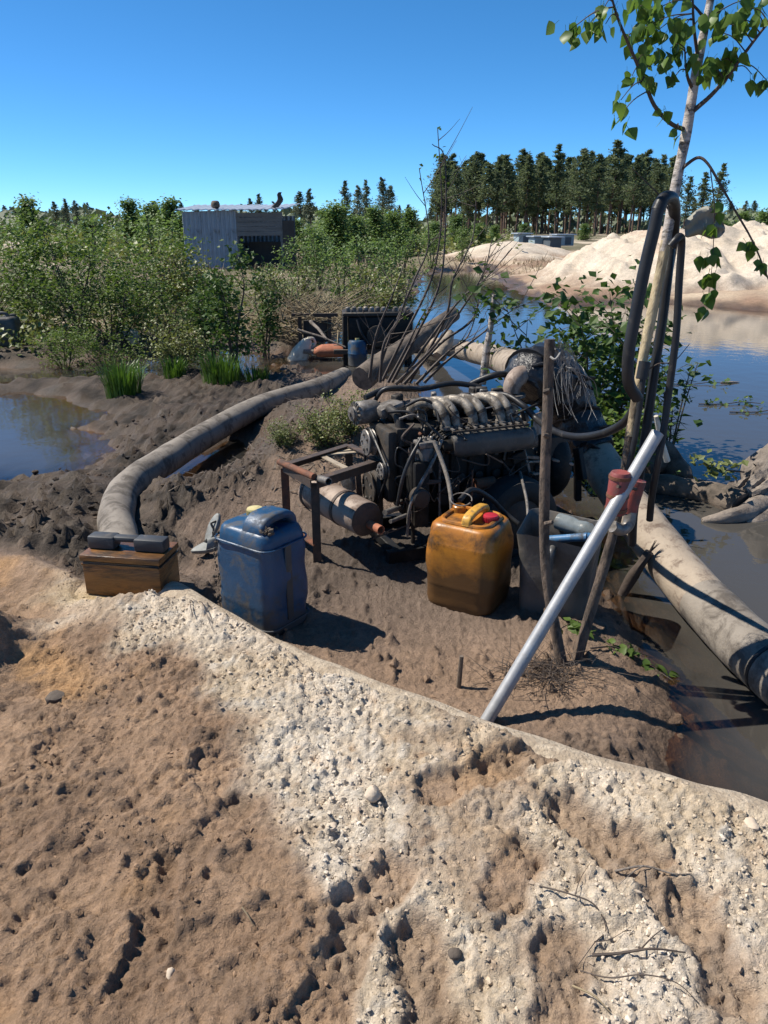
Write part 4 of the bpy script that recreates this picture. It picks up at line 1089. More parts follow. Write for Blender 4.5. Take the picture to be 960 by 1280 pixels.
for k, (u, du) in enumerate(((.255, .12), (.315, .11), (.425, .12), (.485, .11), (.60, .10), (.655, .08))):
    mb = MB()
    P = curve([(u - du, .035, .715), (u - du * .95, .02, .765), (u - du * .6, -.025, .805), (u - du * .2, -.085, .802), (u, -.135, .765), (u + .012, -.155, .70)], 7)
    tube(mb, P, [.026, .027, .028, .028, .027, .026], 16); rn = el('intake_runner', mb, 'alloy')
    mb = MB(); e = P[-1]; tube(mb, [e + Vector((0, 0, -.012)), e + Vector((0, 0, .006))], .036, 16); el('runner_flange', mb, 'dirty_alloy', rn)
    mb = MB(); c = P[-7]; d = (P[-6] - P[-8]).normalized(); tube(mb, [c - d * .008, c + d * .008], .0305, 16); el('hose_clip', mb, 'cast_iron', rn)
# fuel filter
mb = MB(); lathe(mb, [(.02, .50), (.044, .505), (.047, .52), (.047, .625), (.044, .632)], 22, Matrix.Translation((.10, -.235, 0))); ff = el('fuel_filter', mb, 'grey_filter')
mb = MB(); rbox(mb, (.10, -.235, .648), (.11, .09, .032), .008, 2); el('filter_head', mb, 'dirty_alloy', ff)
for du in (-.035, .0, .035):
    mb = MB(); lathe(mb, [(.010, 0), (.010, .014), (.006, .018), (.001, .018)], 6, Matrix.Translation((.10 + du, -.235, .664))); el('bolt', mb, 'dirty_alloy', ff)
mb = MB(); tube(mb, [(.10, -.235, .50), (.10, -.235, .43)], .010, 8); el('drain_tube', mb, 'dirty_alloy', ff)
# front end: timing cover, pulleys, belt, alternator
mb = MB(); rbox(mb, (-.03, .03, .50), (.06, .28, .38), .02, 2); el('timing_cover', mb, 'cast_iron')
def pulley(c, r, w_, mat='cast_iron', name='pulley', holes=5):
    mb = MB(); lathe(mb, [(r * .3, -w_ * .7), (r * .35, -w_ * .5), (r * .95, -w_ * .5), (r, -w_ * .4), (r * .86, -w_ * .1), (r * .86, w_ * .1), (r, w_ * .4), (r * .95, w_ * .5), (r * .3, w_ * .5)], 26, frame(c, (-1, 0, 0)))
    p = el(name, mb, mat)
    for k in range(holes):
        a = k * 6.283 / holes; mb = MB(); lathe(mb, [(.008, 0), (.008, .008), (.001, .009)], 6, frame(Vector(c) + Vector((-w_ * .52, math.cos(a) * r * .6, math.sin(a) * r * .6)), (-1, 0, 0))); el('bolt', mb, 'dirty_alloy', p)
    return p
pulley((-.10, .02, .36), .095, .05); pulley((-.10, .06, .60), .07, .05, 'dirty_alloy'); pulley((-.10, -.14, .50), .045, .04, 'dirty_alloy')
mb = MB()
import itertools
ring = []
for c, r, a0, a1 in (((.02, .36), .095, 200, 360), ((.06, .60), .07, 10, 130), ((-.14, .50), .045, 120, 215)):
    for a in np.linspace(a0, a1, 9): ring.append((-.10, c[0] + (r + .003) * math.cos(rad(a)), c[1] + (r + .003) * math.sin(rad(a))))
ring.append(ring[0]); tube(mb, ring, .007, 6, False); el('drive_belt', mb, 'black_rubber')
# alternator: finned drum at the upper left
ac = Vector((-.075, .17, .735))
mb = MB(); lathe(mb, [(.03, -.075), (.055, -.07), (.062, -.05), (.062, .05), (.05, .066), (.03, .07)], 26, frame(ac, (-1, -.15, 0))); alt = el('alternator', mb, 'dirty_alloy')
for k in range(14):
    a = k * 6.283 / 14; f_ = frame(ac, (-1, -.15, 0)); c = f_ @ Vector((math.cos(a) * .047, math.sin(a) * .047, .069))
    mb = MB(); box(mb, c, (.006, .03, .012), (f_.to_3x3() @ Matrix.Rotation(a + 1.57, 3, 'Z'))); el('fin', mb, 'alloy', alt)
mb = MB(); lathe(mb, [(.034, .07), (.038, .075), (.034, .085), (.038, .095), (.012, .10), (.012, .11)], 20, frame(ac, (-1, -.15, 0))); el('fan_pulley', mb, 'dirty_alloy', alt)
mb = MB(); rbox(mb, (.045, .12, .755), (.15, .13, .06), .02, 2, Matrix.Rotation(rad(-14), 3, 'Y')); el('thermostat_housing', mb, 'dirty_alloy')
mb = MB(); tube(mb, curve([(.02, .06, .77), (.03, -.02, .75), (.035, -.06, .68), (.03, -.08, .60)], 6), .024, 14); el('coolant_elbow', mb, 'cast_iron')
# upright posts and levers at the near front corner
for p0, p1, r, m_ in (((.02, -.27, .14), (.02, -.25, .66), .012, 'engine_black'), ((.17, -.285, .14), (.17, -.27, .56), .006, 'dirty_alloy'), ((.36, -.30, .20), (.36, -.29, .50), .005, 'rust')):
    mb = MB(); tube(mb, [p0, p1], r, 8); el('upright_rod', mb, m_)
mb = MB(); rbox(mb, (.06, -.235, .40), (.09, .12, .34), .015, 2); el('injection_pump', mb, 'engine_black')
for k in range(4):
    mb = MB(); lathe(mb, [(.012, 0), (.012, .03), (.006, .045), (.001, .046)], 8, frame((.035 + .02 * k, -.24, .568), (0, 0, 1))); el('injector_union', mb, 'dirty_alloy')
mb = MB(); lathe(mb, [(.05, 0), (.05, .05), (.042, .058), (.02, .06), (.001, .06)], 20, frame((.03, -.295, .40), (0, -1, 0))); el('pump_cover', mb, 'cast_iron')
mb = MB(); lathe(mb, [(.045, 0), (.045, .02), (.01, .024)], 20, frame((.27, -.135, .32), (0, -1, 0))); el('round_cover', mb, 'cast_iron')
mb = MB(); lathe(mb, [(.06, -.09), (.062, -.08), (.062, .08), (.05, .09)], 20, frame((.48, -.19, .33), (1, 0, 0))); st = el('starter_motor', mb, 'cast_iron')
mb = MB(); lathe(mb, [(.03, -.07), (.03, .05), (.02, .06)], 16, frame((.48, -.235, .40), (1, 0, 0))); el('solenoid', mb, 'rust', st)
# hoses and cables
def ehose(P, r, mat='black_rubber', nm='hose', n=10):
    mb = MB(); tube(mb, curve(P, 8), r, n); return el(nm, mb, mat)
ehose([(.19, -.25, .66), (.10, -.31, .56), (.02, -.33, .46), (-.03, -.33, .36), (-.035, -.31, .20)], .009, 'dirty_alloy', 'fuel_line')
ehose([(.07, -.25, .68), (-.01, -.29, .60), (-.06, -.30, .50), (-.08, -.28, .36)], .010)
ehose([(.20, -.25, .665), (.14, -.16, .73), (.07, -.08, .775), (-.02, -.02, .77)], .008)
ehose([(.10, .0, .79), (.16, -.06, .83), (.22, -.10, .80), (.22, -.16, .73)], .008)
ehose([(-.06, .22, .80), (.1, .26, .83), (.3, .24, .82), (.5, .22, .84), (.66, .16, .82)], .016)
ehose([(.0, .24, .76), (.05, .20, .84), (.16, .16, .85), (.27, .18, .83)], .012)
for k in range(6):
    ehose([(.09 + .02 * k, -.22, .60), (.12 + .03 * k, -.17, .66), (.16 + .08 * k, -.10, .69), (.20 + .09 * k, -.04, .70)], .004, 'dirty_alloy', 'injector_pipe', 6)
P = [E_INV @ at(*q) for q in ((543, 552, 3.44), (552, 575, 3.40), (560, 600, 3.34), (564, 625, 3.28), (565, 640, 3.27))]
ehose(P, .011, 'pipe_grey', 'fuel_hose')
P = [E_INV @ at(*q) for q in ((574, 626, 3.29), (590, 612, 3.36), (612, 622, 3.42), (630, 640, 3.44), (648, 655, 3.4))]
ehose(P, .013, 'black_rubber', 'fuel_hose')
P = [E_INV @ at(*q) for q in ((650, 590, 3.75), (655, 610, 3.55), (659, 630, 3.40), (660, 655, 3.25))]
ehose(P, .008, 'dirty_alloy', 'return_line')
P = [E_INV @ at(*q) for q in ((585, 482, 4.15), (605, 473, 4.12), (625, 468, 4.12), (645, 470, 4.2))]
ehose(P, .018, 'black_rubber', 'coolant_hose', 12)
P = [E_INV @ at(*q) for q in ((607, 495, 4.05), (632, 494, 3.95), (655, 508, 3.85), (672, 525, 3.8), (695, 540, 3.5), (720, 546, 3.2), (750, 543, 2.95), (778, 530, 2.75), (792, 512, 2.68))]
ehose(P, .017, 'black_rubber', 'vacuum_hose', 12)
P = [E_INV @ at(*q) for q in ((632, 528, 3.9), (612, 528, 3.82), (600, 533, 3.8), (602, 540, 3.8), (632, 538, 3.88))]
ehose(P, .004, 'dirty_alloy', 'wire_loop', 6)
# tangle of wires, small pipes, nuts and brackets over the near side
rr = random.Random(33)
for k in range(26):
    u0 = rr.uniform(-.02, .75); z0 = rr.uniform(.30, .80); v0 = -.14 - .12 * (z0 < .7) + rr.uniform(-.03, .05)
    P = [Vector((u0, v0, z0))]
    for j in range(4): P.append(P[-1] + Vector((rr.gauss(0, .07), rr.gauss(-.006, .018), rr.gauss(-.02, .06))))
    for q in P: q.z = min(max(q.z, .2), .86); q.y = max(q.y, -.33)
    ehose(P, rr.choice((.003, .004, .005, .007)), rr.choice(('black_rubber', 'black_rubber', 'dark_iron', 'dirty_alloy')), 'wire', 6)
for k in range(34):
    u0 = rr.uniform(.0, .72); z0 = rr.choice((.315, .56, .60, .665)) + rr.uniform(-.015, .015)
    mb = MB(); lathe(mb, [(.011, 0), (.011, .012), (.006, .02), (.001, .02)], 6, frame((u0, -.136, z0), (0, -1, 0))); el('bolt', mb, rr.choice(('dirty_alloy', 'rust', 'cast_iron')), blk)
for k in range(10):
    mb = MB(); rbox(mb, (rr.uniform(.0, .72), rr.uniform(-.22, -.15), rr.uniform(.30, .58)), (rr.uniform(.03, .09), .03, rr.uniform(.03, .08)), .006, 1, Matrix.Rotation(rr.uniform(-.4, .4), 3, 'Y')); el('bracket', mb, rr.choice(('cast_iron', 'engine_black', 'dark_iron')))
for k in range(9):
    mb = MB(); rbox(mb, (rr.uniform(.0, .70), rr.uniform(.0, .16), .79 + rr.uniform(0, .03)), (rr.uniform(.03, .08), rr.uniform(.02, .05), rr.uniform(.02, .05)), .006, 1, Matrix.Rotation(rr.uniform(-.6, .6), 3, 'Z')); el('fitting', mb, rr.choice(('cast_iron', 'dirty_alloy', 'black_plastic')))
# bell housing and wheel
mb = MB(); lathe(mb, [(.17, 0), (.19, .01), (.19, .05), (.16, .12), (.11, .16), (.07, .17)], 30, frame((.74, .02, .42), (1, 0, 0))); el('bell_housing', mb, 'cast_iron')
whc = Vector((.64, -.30, .19))
mb = MB(); lathe(mb, [(.135, -.07), (.15, -.085), (.20, -.09), (.235, -.075), (.245, -.04), (.247, 0), (.245, .04), (.235, .075), (.20, .09), (.15, .085), (.135, .07)], 36, frame(whc, (0, -1, 0)), False)
wh = el('wheel', mb, 'tyre')
mb = MB(); lathe(mb, [(.137, .07), (.142, .066), (.12, .055), (.10, .03), (.05, .045), (.03, .05), (.001, .05)], 30, frame(whc, (0, -1, 0))); el('rim', mb, 'dark_iron', wh)
for k in range(4):
    a = k * 1.571 + .4; mb = MB(); lathe(mb, [(.01, 0), (.01, .014), (.001, .015)], 6, frame(whc + Vector((math.cos(a) * .065, -.044, math.sin(a) * .065)), (0, -1, 0))); el('wheel_nut', mb, 'dirty_alloy', wh)
# pump: volute, shaft support, mounting plates, riser pipe, elbow
vcn = Vector((1.02, -.02, .42))
mb = MB()
P = []
for t in np.linspace(0, 1, 30):
    a = t * 2 * math.pi - 1.2; r = .12 + .03 * t
    P.append(vcn + Vector((0, math.cos(a) * r, math.sin(a) * r)))
tube(mb, P, [.05, .085], 16); vol = el('pump_volute', mb, 'engine_black')
mb = MB(); lathe(mb, [(.14, -.03), (.15, -.02), (.15, .03), (.10, .05), (.05, .09), (.04, .12)], 28, frame(vcn, (-1, 0, 0))); el('pump_cover', mb, 'cast_iron', vol)
for k in range(8):
    a = k * .785; mb = MB(); lathe(mb, [(.011, 0), (.011, .014), (.001, .015)], 6, frame(vcn + Vector((-.03, math.cos(a) * .128, math.sin(a) * .128)), (-1, 0, 0))); el('bolt', mb, 'dirty_alloy', vol)
mb = MB(); tube(mb, [(.86, -.02, .42), (.96, -.02, .42)], .04, 16); el('shaft_coupling', mb, 'rust')
def wbox(nm, px0, s, mat, R=None, r=.004):
    mb = MB(); rbox(mb, E_INV @ at(*px0), s, r, 1, R); return el(nm, mb, mat)
mb = MB(); tube(mb, [at(637, 566, 4.02), at(637, 540, 4.02), at(639, 494, 4.02)], .042, 18); ris = ew('riser_pipe', mb, 'beige_paint')
mb = MB(); tube(mb, [at(639, 496, 4.02), at(639, 492.5, 4.02)], .075, 22); ew('pipe_flange', mb, 'dirty_alloy', ris)
mb = MB(); tube(mb, curve([at(639, 492, 4.02), at(641, 480, 4.03), at(649, 470, 4.07), at(664, 467, 4.16), at(684, 474, 4.28)], 6), [.045, .048, .052, .055, .055], 18); ew('elbow', mb, 'tank_paint', ris)
# valve and lever cluster on the pump
mb = MB(); P0 = at(642, 552, 3.86); P1 = at(668, 546, 3.88); tube(mb, [P0, P1], [.05, .055], 18); ew('valve_body', mb, 'dirty_alloy')
mb = MB(); tube(mb, [at(632, 552, 3.85), at(640, 552, 3.86)], .032, 14); ew('valve_flange', mb, 'cast_iron')
mb = MB(); beam(mb, at(644, 530, 3.84), at(660, 520, 3.86), .03, .05, r=.006); ew('valve_bonnet', mb, 'alloy')
mb = MB(); beam(mb, at(652, 512, 3.84), at(656, 530, 3.84), .02, .02, r=.004); ew('valve_stem', mb, 'engine_black')
mb = MB(); beam(mb, at(640, 520, 3.82), at(672, 505, 3.84), .012, .012, r=.003); ew('lever', mb, 'engine_black')
mb = MB(); beam(mb, at(655, 560, 3.82), at(662, 590, 3.82), .014, .014, r=.003); ew('link_rod', mb, 'dirty_alloy')
mb = MB(); beam(mb, at(634, 548, 3.83), at(630, 575, 3.82), .014, .02, r=.003); ew('link_rod', mb, 'dirty_alloy')
mb = MB(); V = [at(664, 548, 3.86), at(690, 535, 3.98), at(676, 515, 3.92), at(668, 518, 3.88)]; mb.add([v for v in V] + [v + Vector((.004, .012, 0)) for v in V], [(0, 1, 2, 3), (7, 6, 5, 4), (0, 4, 5, 1), (1, 5, 6, 2), (2, 6, 7, 3), (3, 7, 4, 0)]); ew('gusset_plate', mb, 'tank_paint')
for a, b, w_, h_ in (((656, 577, 3.84), (720, 574, 4.1), .03, .012), ((690, 574, 3.9), (716, 580, 3.92), .035, .014), ((664, 592, 3.82), (676, 590, 3.84), .04, .014), ((648, 570, 3.8), (672, 572, 3.9), .03, .016)):
    mb = MB(); beam(mb, at(*a), at(*b), w_, h_, r=.003); ew('mounting_bracket', mb, 'tank_paint')
for a, b in (((672, 582, 3.84), (671, 640, 3.84)), ((722, 576, 4.1), (722, 625, 4.1)), ((722, 560, 4.05), (728, 600, 4.0))):
    mb = MB(); beam(mb, at(*a), at(*b), .035, .05, r=.004); ew('support_leg', mb, 'engine_black')
wbox('bearing_box', (690, 556, 3.98), (.12, .12, .12), 'cast_iron')
# wrapped black film over the pump's outlet bend
P = curve([at(652, 486, 4.12), at(660, 474, 4.16), at(676, 468, 4.25), at(698, 482, 4.35), at(716, 512, 4.42), at(736, 552, 4.33), at(744, 566, 4.28)], 10)
mb = MB(); rr = random.Random(8)
crum = [[1 + .05 * math.sin(k * 1.7 + i * .45) + .04 * math.sin(k * 2.9 - i * .8) + .03 * math.sin(i * 1.3) + rr.uniform(-.012, .012) for k in range(22)] for i in range(len(P))]
tube(mb, P, [.10, .14, .165, .16, .14, .125, .118], 22, True, lambda i, k: crum[i][k]); ew('plastic_wrap', mb, 'film', None, 30)
for k in (12, 30, 48):
    mb = MB(); a, b = P[k], P[min(k + 1, len(P) - 1)]; tube(mb, [a, a + (b - a).normalized() * .02], .165 if k < 40 else .13, 20); ew('tie_band', mb, 'black_rubber')
for i in range(7):
    mb = MB(); b0 = P[min(14 + i * 6, len(P) - 2)]; ang = rr.uniform(-1, 1)
    p0 = b0 + Vector((rr.uniform(-.05, .1), -.13, rr.uniform(-.02, .08))); p1 = p0 + Vector((rr.uniform(.05, .14), rr.uniform(-.05, .02), rr.uniform(-.06, .05)))
    nrm = Vector((rr.uniform(-.3, .3), -.4, .8)).normalized() * .03
    mb.add([p0, p1, p1 + nrm * .6, p0 + nrm, (p0 + p1) / 2 + nrm * 1.3], [(0, 1, 2, 4, 3)]); o = ew('film_flap', mb, 'film')
    o.modifiers.new('thick', 'SOLIDIFY').thickness = .002

# ------------------------------------------------------------------ tray of angle iron with the cylindrical tank under it
A, B, C_, D = at(358, 580, 3.75), at(436, 556, 4.05), at(474, 574, 3.75), at(393, 600, 3.45)
for p, q, sd_ in ((A, B, 1), (B, C_, 1), (D, C_, -1), (A, D, -1)):
    mb = MB(); angle_iron(mb, p, q, .042, .006, side=sd_); ew('tray_rail', mb, 'dark_iron')
for t in (.33, .66):
    mb = MB(); beam(mb, A + (D - A) * t + Vector((0, 0, -.012)) if False else B + (C_ - B) * t * .5 + Vector((0, 0, -.014)), A + (B - A) * (1 - t * .6) + (D - A) * .0 + Vector((0, 0, -.014)), .03, .006); ew('tray_slat', mb, 'beige_paint')
mb = MB(); beam(mb, A + (B - A) * .55 + Vector((0, 0, -.014)), D + (C_ - D) * .55 + Vector((0, 0, -.014)), .032, .006); ew('tray_slat', mb, 'beige_paint')
for p, bx_, by_ in ((A, -.01, 0), (D, 0, .02), (C_, 0, 0), (B, 0, 0)):
    mb = MB(); beam(mb, p + Vector((bx_, by_, -.022)), Vector((p.x + bx_, p.y + by_, -.01)), .04, .008); ew('tray_leg', mb, 'rust' if p is A else 'dark_iron')
mb = MB(); tube(mb, [A + Vector((-.035, .0, .012)), D + Vector((-.0, .0, .014))], .017, 14); ew('tray_pipe', mb, 'rust')
mb = MB(); pipe_wall(mb, [at(398, 598, 3.47), at(411, 602, 3.38)], .018, .004, 16); ew('pipe_stub', mb, 'dirty_alloy')
t0_, t1_ = at(391, 614, 3.80), at(458, 649, 3.40)
dT = (t1_ - t0_).normalized(); LT = (t1_ - t0_).length
mb = MB(); lathe(mb, [(.080, -.012), (.086, 0), (.086, .03), (.0875, .032), (.0875, LT * .62), (.0865, LT * .63), (.0865, LT - .006), (.083, LT)], 34, frame(t0_, dT)); tank = ew('fuel_tank', mb, 'tank_paint', None, 35)
mb = MB(); lathe(mb, [(.083, LT + .0015), (.080, LT + .004), (.001, LT + .006)], 34, frame(t0_, dT)); ew('tank_end', mb, 'dark_iron', tank)
for t in (.05, .63):
    mb = MB(); c = t0_ + dT * LT * t; tube(mb, [c - dT * .010, c + dT * .010], .091, 32); ew('tank_strap', mb, 'dark_iron', tank)
mb = MB(); e = t1_ + Vector((.02, -.0, -.028)); pipe_wall(mb, [e - dT * .01, e + dT * .085], .0215, .004, 18); ew('outlet_pipe', mb, 'rust_light', tank, 50)
mb = MB(); angle_iron(mb, (A + Vector((0, 0, -.34))), (D + Vector((.0, .02, -.34))), .04, .006); ew('tray_rail', mb, 'rust')
for a, b, r in (((481, 641, 3.42), (500, 634, 3.55), .014), ((488, 652, 3.40), (508, 644, 3.5), .010)):
    mb = MB(); tube(mb, [at(*a), at(*b)], r, 10); ew('peg', mb, 'dirty_alloy')
for q0, q1 in (((447, 588, 3.80), (452, 650, 3.8)), ((470, 585, 3.78), (470, 660, 3.78))):
    mb = MB(); beam(mb, at(*q0), at(*q1), .03, .03, r=.003); ew('strut', mb, 'dark_iron')
mb = MB(); lathe(mb, [(.02, 0), (.055, .004), (.055, .03), (.02, .034)], 22, frame(at(440, 600, 4.0), (-.3, -1, .1))); ew('cooling_fan_hub', mb, 'dirty_alloy')

# ================================================================== second, distant motor in the water
s0 = gp(470, 446, .02)
s2 = thing('distant_motor', 'second black motor on a stand in the water behind bare branches', 'motor', tuple(s0), rad(4))
def sl(nm, mb, mat, parent=None): return mb.build(nm, M[mat], parent or s2)
mb = MB(); rbox(mb, (.05, 0, .36), (.82, .42, .34), .03, 2); b2 = sl('engine_block', mb, 'engine_black')
mb = MB(); rbox(mb, (.02, 0, .56), (.90, .44, .05), .012, 1); sl('top_plate', mb, 'cast_iron')
for k in range(11):
    mb = MB(); lathe(mb, [(.03, 0), (.035, .02), (.03, .05), (.018, .06), (.001, .06)], 12, Matrix.Translation((-.36 + .075 * k, -.13 + .02 * (k % 2), .586))); sl('rocker_cap', mb, 'dirty_alloy')
for u in (-.40, .42):
    for v in (-.17, .17):
        mb = MB(); beam(mb, (u, v, -.2), (u, v, .535), .06, .06, r=.006); sl('stand_leg', mb, 'engine_black')
mb = MB(); lathe(mb, [(.10, -.04), (.13, -.03), (.13, .03), (.10, .04)], 22, frame((.0, -.25, .30), (0, -1, 0))); sl('flywheel', mb, 'cast_iron')
for v in (-.2, .2):
    mb = MB(); beam(mb, (-.55, v, .10), (.6, v, .10), .05, .06, r=.005); sl('skid_rail', mb, 'dark_iron')
mb = MB(); tube(mb, curve([(-.25, -.24, .5), (-.2, -.3, .35), (-.1, -.3, .2)], 5), .015, 8); sl('hose', mb, 'black_rubber')
bd = gp(447, 452, .0)
d2 = thing('blue_drum', 'small blue plastic drum standing in front of the distant motor', 'drum', tuple(bd))
mb = MB(); lathe(mb, [(.10, -.06), (.12, -.04), (.12, .1), (.125, .11), (.12, .12), (.12, .24), (.10, .27)], 22); mb.build('body', M['blue_plastic'], d2)
mb = MB(); lathe(mb, [(.03, .272), (.03, .295), (.001, .296)], 14); mb.build('cap', M['cream_cap'], d2)
wj = gp(376, 447, -.03)
w2 = thing('white_jug', 'cut white plastic jug tilted in the shallow water', 'jug', tuple(wj), rad(20))
mb = MB(); secs = [[(x * s + dx, y * s, z) for x, y in rrect(.26, .2, .05, 5)] for z, s, dx in ((-.04, .95, -.05), (.0, 1, -.04), (.12, .85, .02), (.2, .6, .07), (.25, .35, .10))]
loft(mb, secs); mb.build('body', M['white_plastic'], w2, angle=50)
mb = MB(); tube(mb, curve([(.10, 0, .25), (.18, 0, .24), (.2, 0, .16), (.12, 0, .1)], 5), .018, 10); mb.build('handle', M['white_plastic'], w2)
p = gp(400, 445, .0); mb = MB(); tube(mb, [p + Vector((-.22, 0, .06)), p + Vector((.25, .05, .02))], [.035, .03], 10)
solo('pale_plank', mb, M['dry_wood'], 'pale stick lying beside the white jug', 'stick', tuple(p))
p = gp(414, 440, .05); mb = MB(); secs = [[(p.x + x * s, p.y + y * s, p.z + z) for x, y in rrect(.46, .3, .08, 4)] for z, s in ((-.05, .8), (0, 1), (.05, .95), (.09, .6), (.1, .3))]
loft(mb, secs); solo('rusty_cover', mb, M['rust_light'], 'rusty red-brown metal cover between the white jug and distant motor', 'cover', tuple(p), angle=60)
p = gp(395, 432, .0); st_ = thing('iron_stand', 'dark iron frame standing behind the white jug', 'frame', tuple(p))
for dx, dy in ((-.22, 0), (.2, .05)):
    mb = MB(); beam(mb, (dx, dy, -.2), (dx, dy, .40), .05, .05); mb.build('post', M['dark_iron'], st_)
mb = MB(); beam(mb, (-.34, 0, .425), (.32, .05, .425), .05, .05); mb.build('crossbar', M['dark_iron'], st_)
mb = MB(); beam(mb, (-.18, .04, .2), (.17, .07, .2), .02, .3, r=.004); mb.build('panel', M['dark_board'], st_)

# dark canister at the left edge
p = ground(gp(8, 436, .05)); dk = thing('dark_canister', 'dark grey plastic canister at the edge of the bushes', 'canister', tuple(p), rad(8))
mb = can_body(.42, .34, .38, .06, .006, .06); mb.build('body', M['black_plastic'], dk, angle=60)
mb = MB(); tube(mb, curve([(-.1, 0, .36), (-.06, 0, .42), (.06, 0, .42), (.1, 0, .36)], 5), .022, 10); mb.build('handle', M['black_plastic'], dk)
mb = MB(); screw_cap(mb, (.14, .05, .37), .04, .04); mb.build('cap', M['black_plastic'], dk)
# ================================================================== plants
def leaf_cloud(mb, centres, per, spread, size, rr, up=.5, lean=None):
    """small folded leaves round the twig ends"""
    V = []; F = []; Cc = []
    for c in centres:
        base = rr.random()
        for k in range(per):
            p = Vector(c) + Vector((rr.gauss(0, spread), rr.gauss(0, spread), rr.gauss(0, spread * .9)))
            a = rr.uniform(0, 6.283); tilt = rr.uniform(-1.0, .6)
            d = Vector((math.cos(a) * math.cos(tilt), math.sin(a) * math.cos(tilt), math.sin(tilt)))
            n = Vector((rr.gauss(0, .6), rr.gauss(0, .6), up + rr.random())); s_ = d.cross(n)
            if s_.length < 1e-4: continue
            s_.normalize(); n = s_.cross(d)
            L = size * rr.uniform(.65, 1.25); w_ = L * rr.uniform(.32, .46)
            m_ = p + d * L * .45
            o = len(V)
            V += [p, m_ + s_ * w_ + n * w_ * .25, p + d * L, m_ - s_ * w_ + n * w_ * .25]
            F += [(o, o + 1, o + 2), (o, o + 2, o + 3)]
            t = min(1, max(0, base * .6 + rr.random() * .4)); Cc += [(t, t, t)] * 4
    off = mb.n
    mb.v += [tuple(v) for v in V]; mb.f += [tuple(i + off for i in f) for f in F]; mb.n += len(V); mb.col += Cc
    return mb
def bush_parts(h, w_, nstem, nbr, per, spread, size, seed, lean=0, bare=0.15, r0=.02):
    rr = random.Random(seed); stems = MB(); cents = []
    for s in range(nstem):
        a = rr.uniform(0, 6.283); rad_ = w_ * rr.uniform(.15, .55)
        hh = h * rr.uniform(.6, 1.05)
        P = curve([(rr.gauss(0, .06), rr.gauss(0, .06), -.1), (math.cos(a) * rad_ * .35 + lean * hh * .3, math.sin(a) * rad_ * .35, hh * .4), (math.cos(a) * rad_ * .8 + lean * hh * .7 + rr.gauss(0, .05), math.sin(a) * rad_ * .8, hh * .75), (math.cos(a) * rad_ + lean * hh, math.sin(a) * rad_, hh)], 5)
        tube(stems, P, [r0, r0 * .7, r0 * .4, r0 * .15], 5, False)
        for b in range(nbr):
            t = rr.uniform(bare, 1.0); i = int(t * (len(P) - 1)); q = P[i]
            ba = rr.uniform(0, 6.283); bl = (w_ * .45) * (1.1 - .6 * t) * rr.uniform(.4, 1.1)
            e = q + Vector((math.cos(ba) * bl, math.sin(ba) * bl, bl * rr.uniform(.2, .9)))
            tube(stems, [q, (q + e) / 2 + Vector((0, 0, bl * .08)), e], [r0 * .3, r0 * .1], 4, False)
            for tt in (.5, .8, 1.0): cents.append(q + (e - q) * tt + Vector((rr.gauss(0, spread * .4), rr.gauss(0, spread * .4), rr.gauss(0, spread * .3))))
        cents.append(P[-1])
    crown = MB(); leaf_cloud(crown, cents, per, spread, size, rr)
    return stems, crown
def make_bush(name, label, cat, loc, mats, args, rotz=0, group=None):
    t = thing(name, label, cat, loc, rotz, group)
    st, cr = bush_parts(**args)
    a = st.build('stems', M[mats[0]], t); b = cr.build('crown', M[mats[1]], t, smooth=False, angle=None)
    return t, [a, b]
GB = 'leafy saplings in the thicket left of the shed'
spotsA = [  # photo x, base distance, scale, kind, label
    (-40, 11.5, 1.05, 0, 'dense green sapling bush cut by the left edge of the picture'),
    (38, 12.4, 1.0, 1, 'green sapling bush just right of the leftmost bush'),
    (85, 11.2, 1.12, 0, 'leafy sapling bush above the dark canister, tallest of the thicket'),
    (130, 10.8, .98, 2, 'thick sapling bush at the middle of the left thicket'),
    (160, 12.8, 1.06, 1, 'sapling bush at the back of the left thicket, rising highest near the shed'),
    (205, 11.2, .86, 0, 'low sapling bush at the right end of the left thicket'),
    (60, 9.7, .55, 2, 'small low bush beside the dark canister'),
    (120, 9.5, .55, 1, 'small low bush in front of the left thicket, over dark shade')]
protoA = []
for k, kw in enumerate((dict(h=1.9, w_=1.7, nstem=9, nbr=9, per=9, spread=.065, size=.062, seed=31, r0=.013), dict(h=1.85, w_=1.6, nstem=8, nbr=9, per=9, spread=.07, size=.06, seed=32, r0=.013), dict(h=1.75, w_=1.7, nstem=9, nbr=9, per=10, spread=.065, size=.058, seed=33, r0=.013))):
    st, cr = bush_parts(**kw)
    protoA.append((st.mesh('stems', M['twig'], angle=None), cr.mesh('crown', M['leaf_bush'], smooth=False)))
def plant(name, label, cat, loc, meshes, s, rz, group=None):
    t = thing(name, label, cat, loc, rz, group); t.scale = s if isinstance(s, tuple) else (s, s, s)
    for nm, me in zip(('stems', 'crown'), meshes):
        o = bpy.data.objects.new(nm, me); COL.objects.link(o); o.parent = t
    return t
for i, (px_, Y, s, k, lab) in enumerate(spotsA):
    x = at(px_, 300, Y).x; plant('sapling_bush', lab, 'bush', (x, Y, hz(x, Y) - .05), protoA[k], (s * .9, s * .9, s * (.62 + .16 * ((i * 7) % 5) / 4)), i * 1.3, GB)
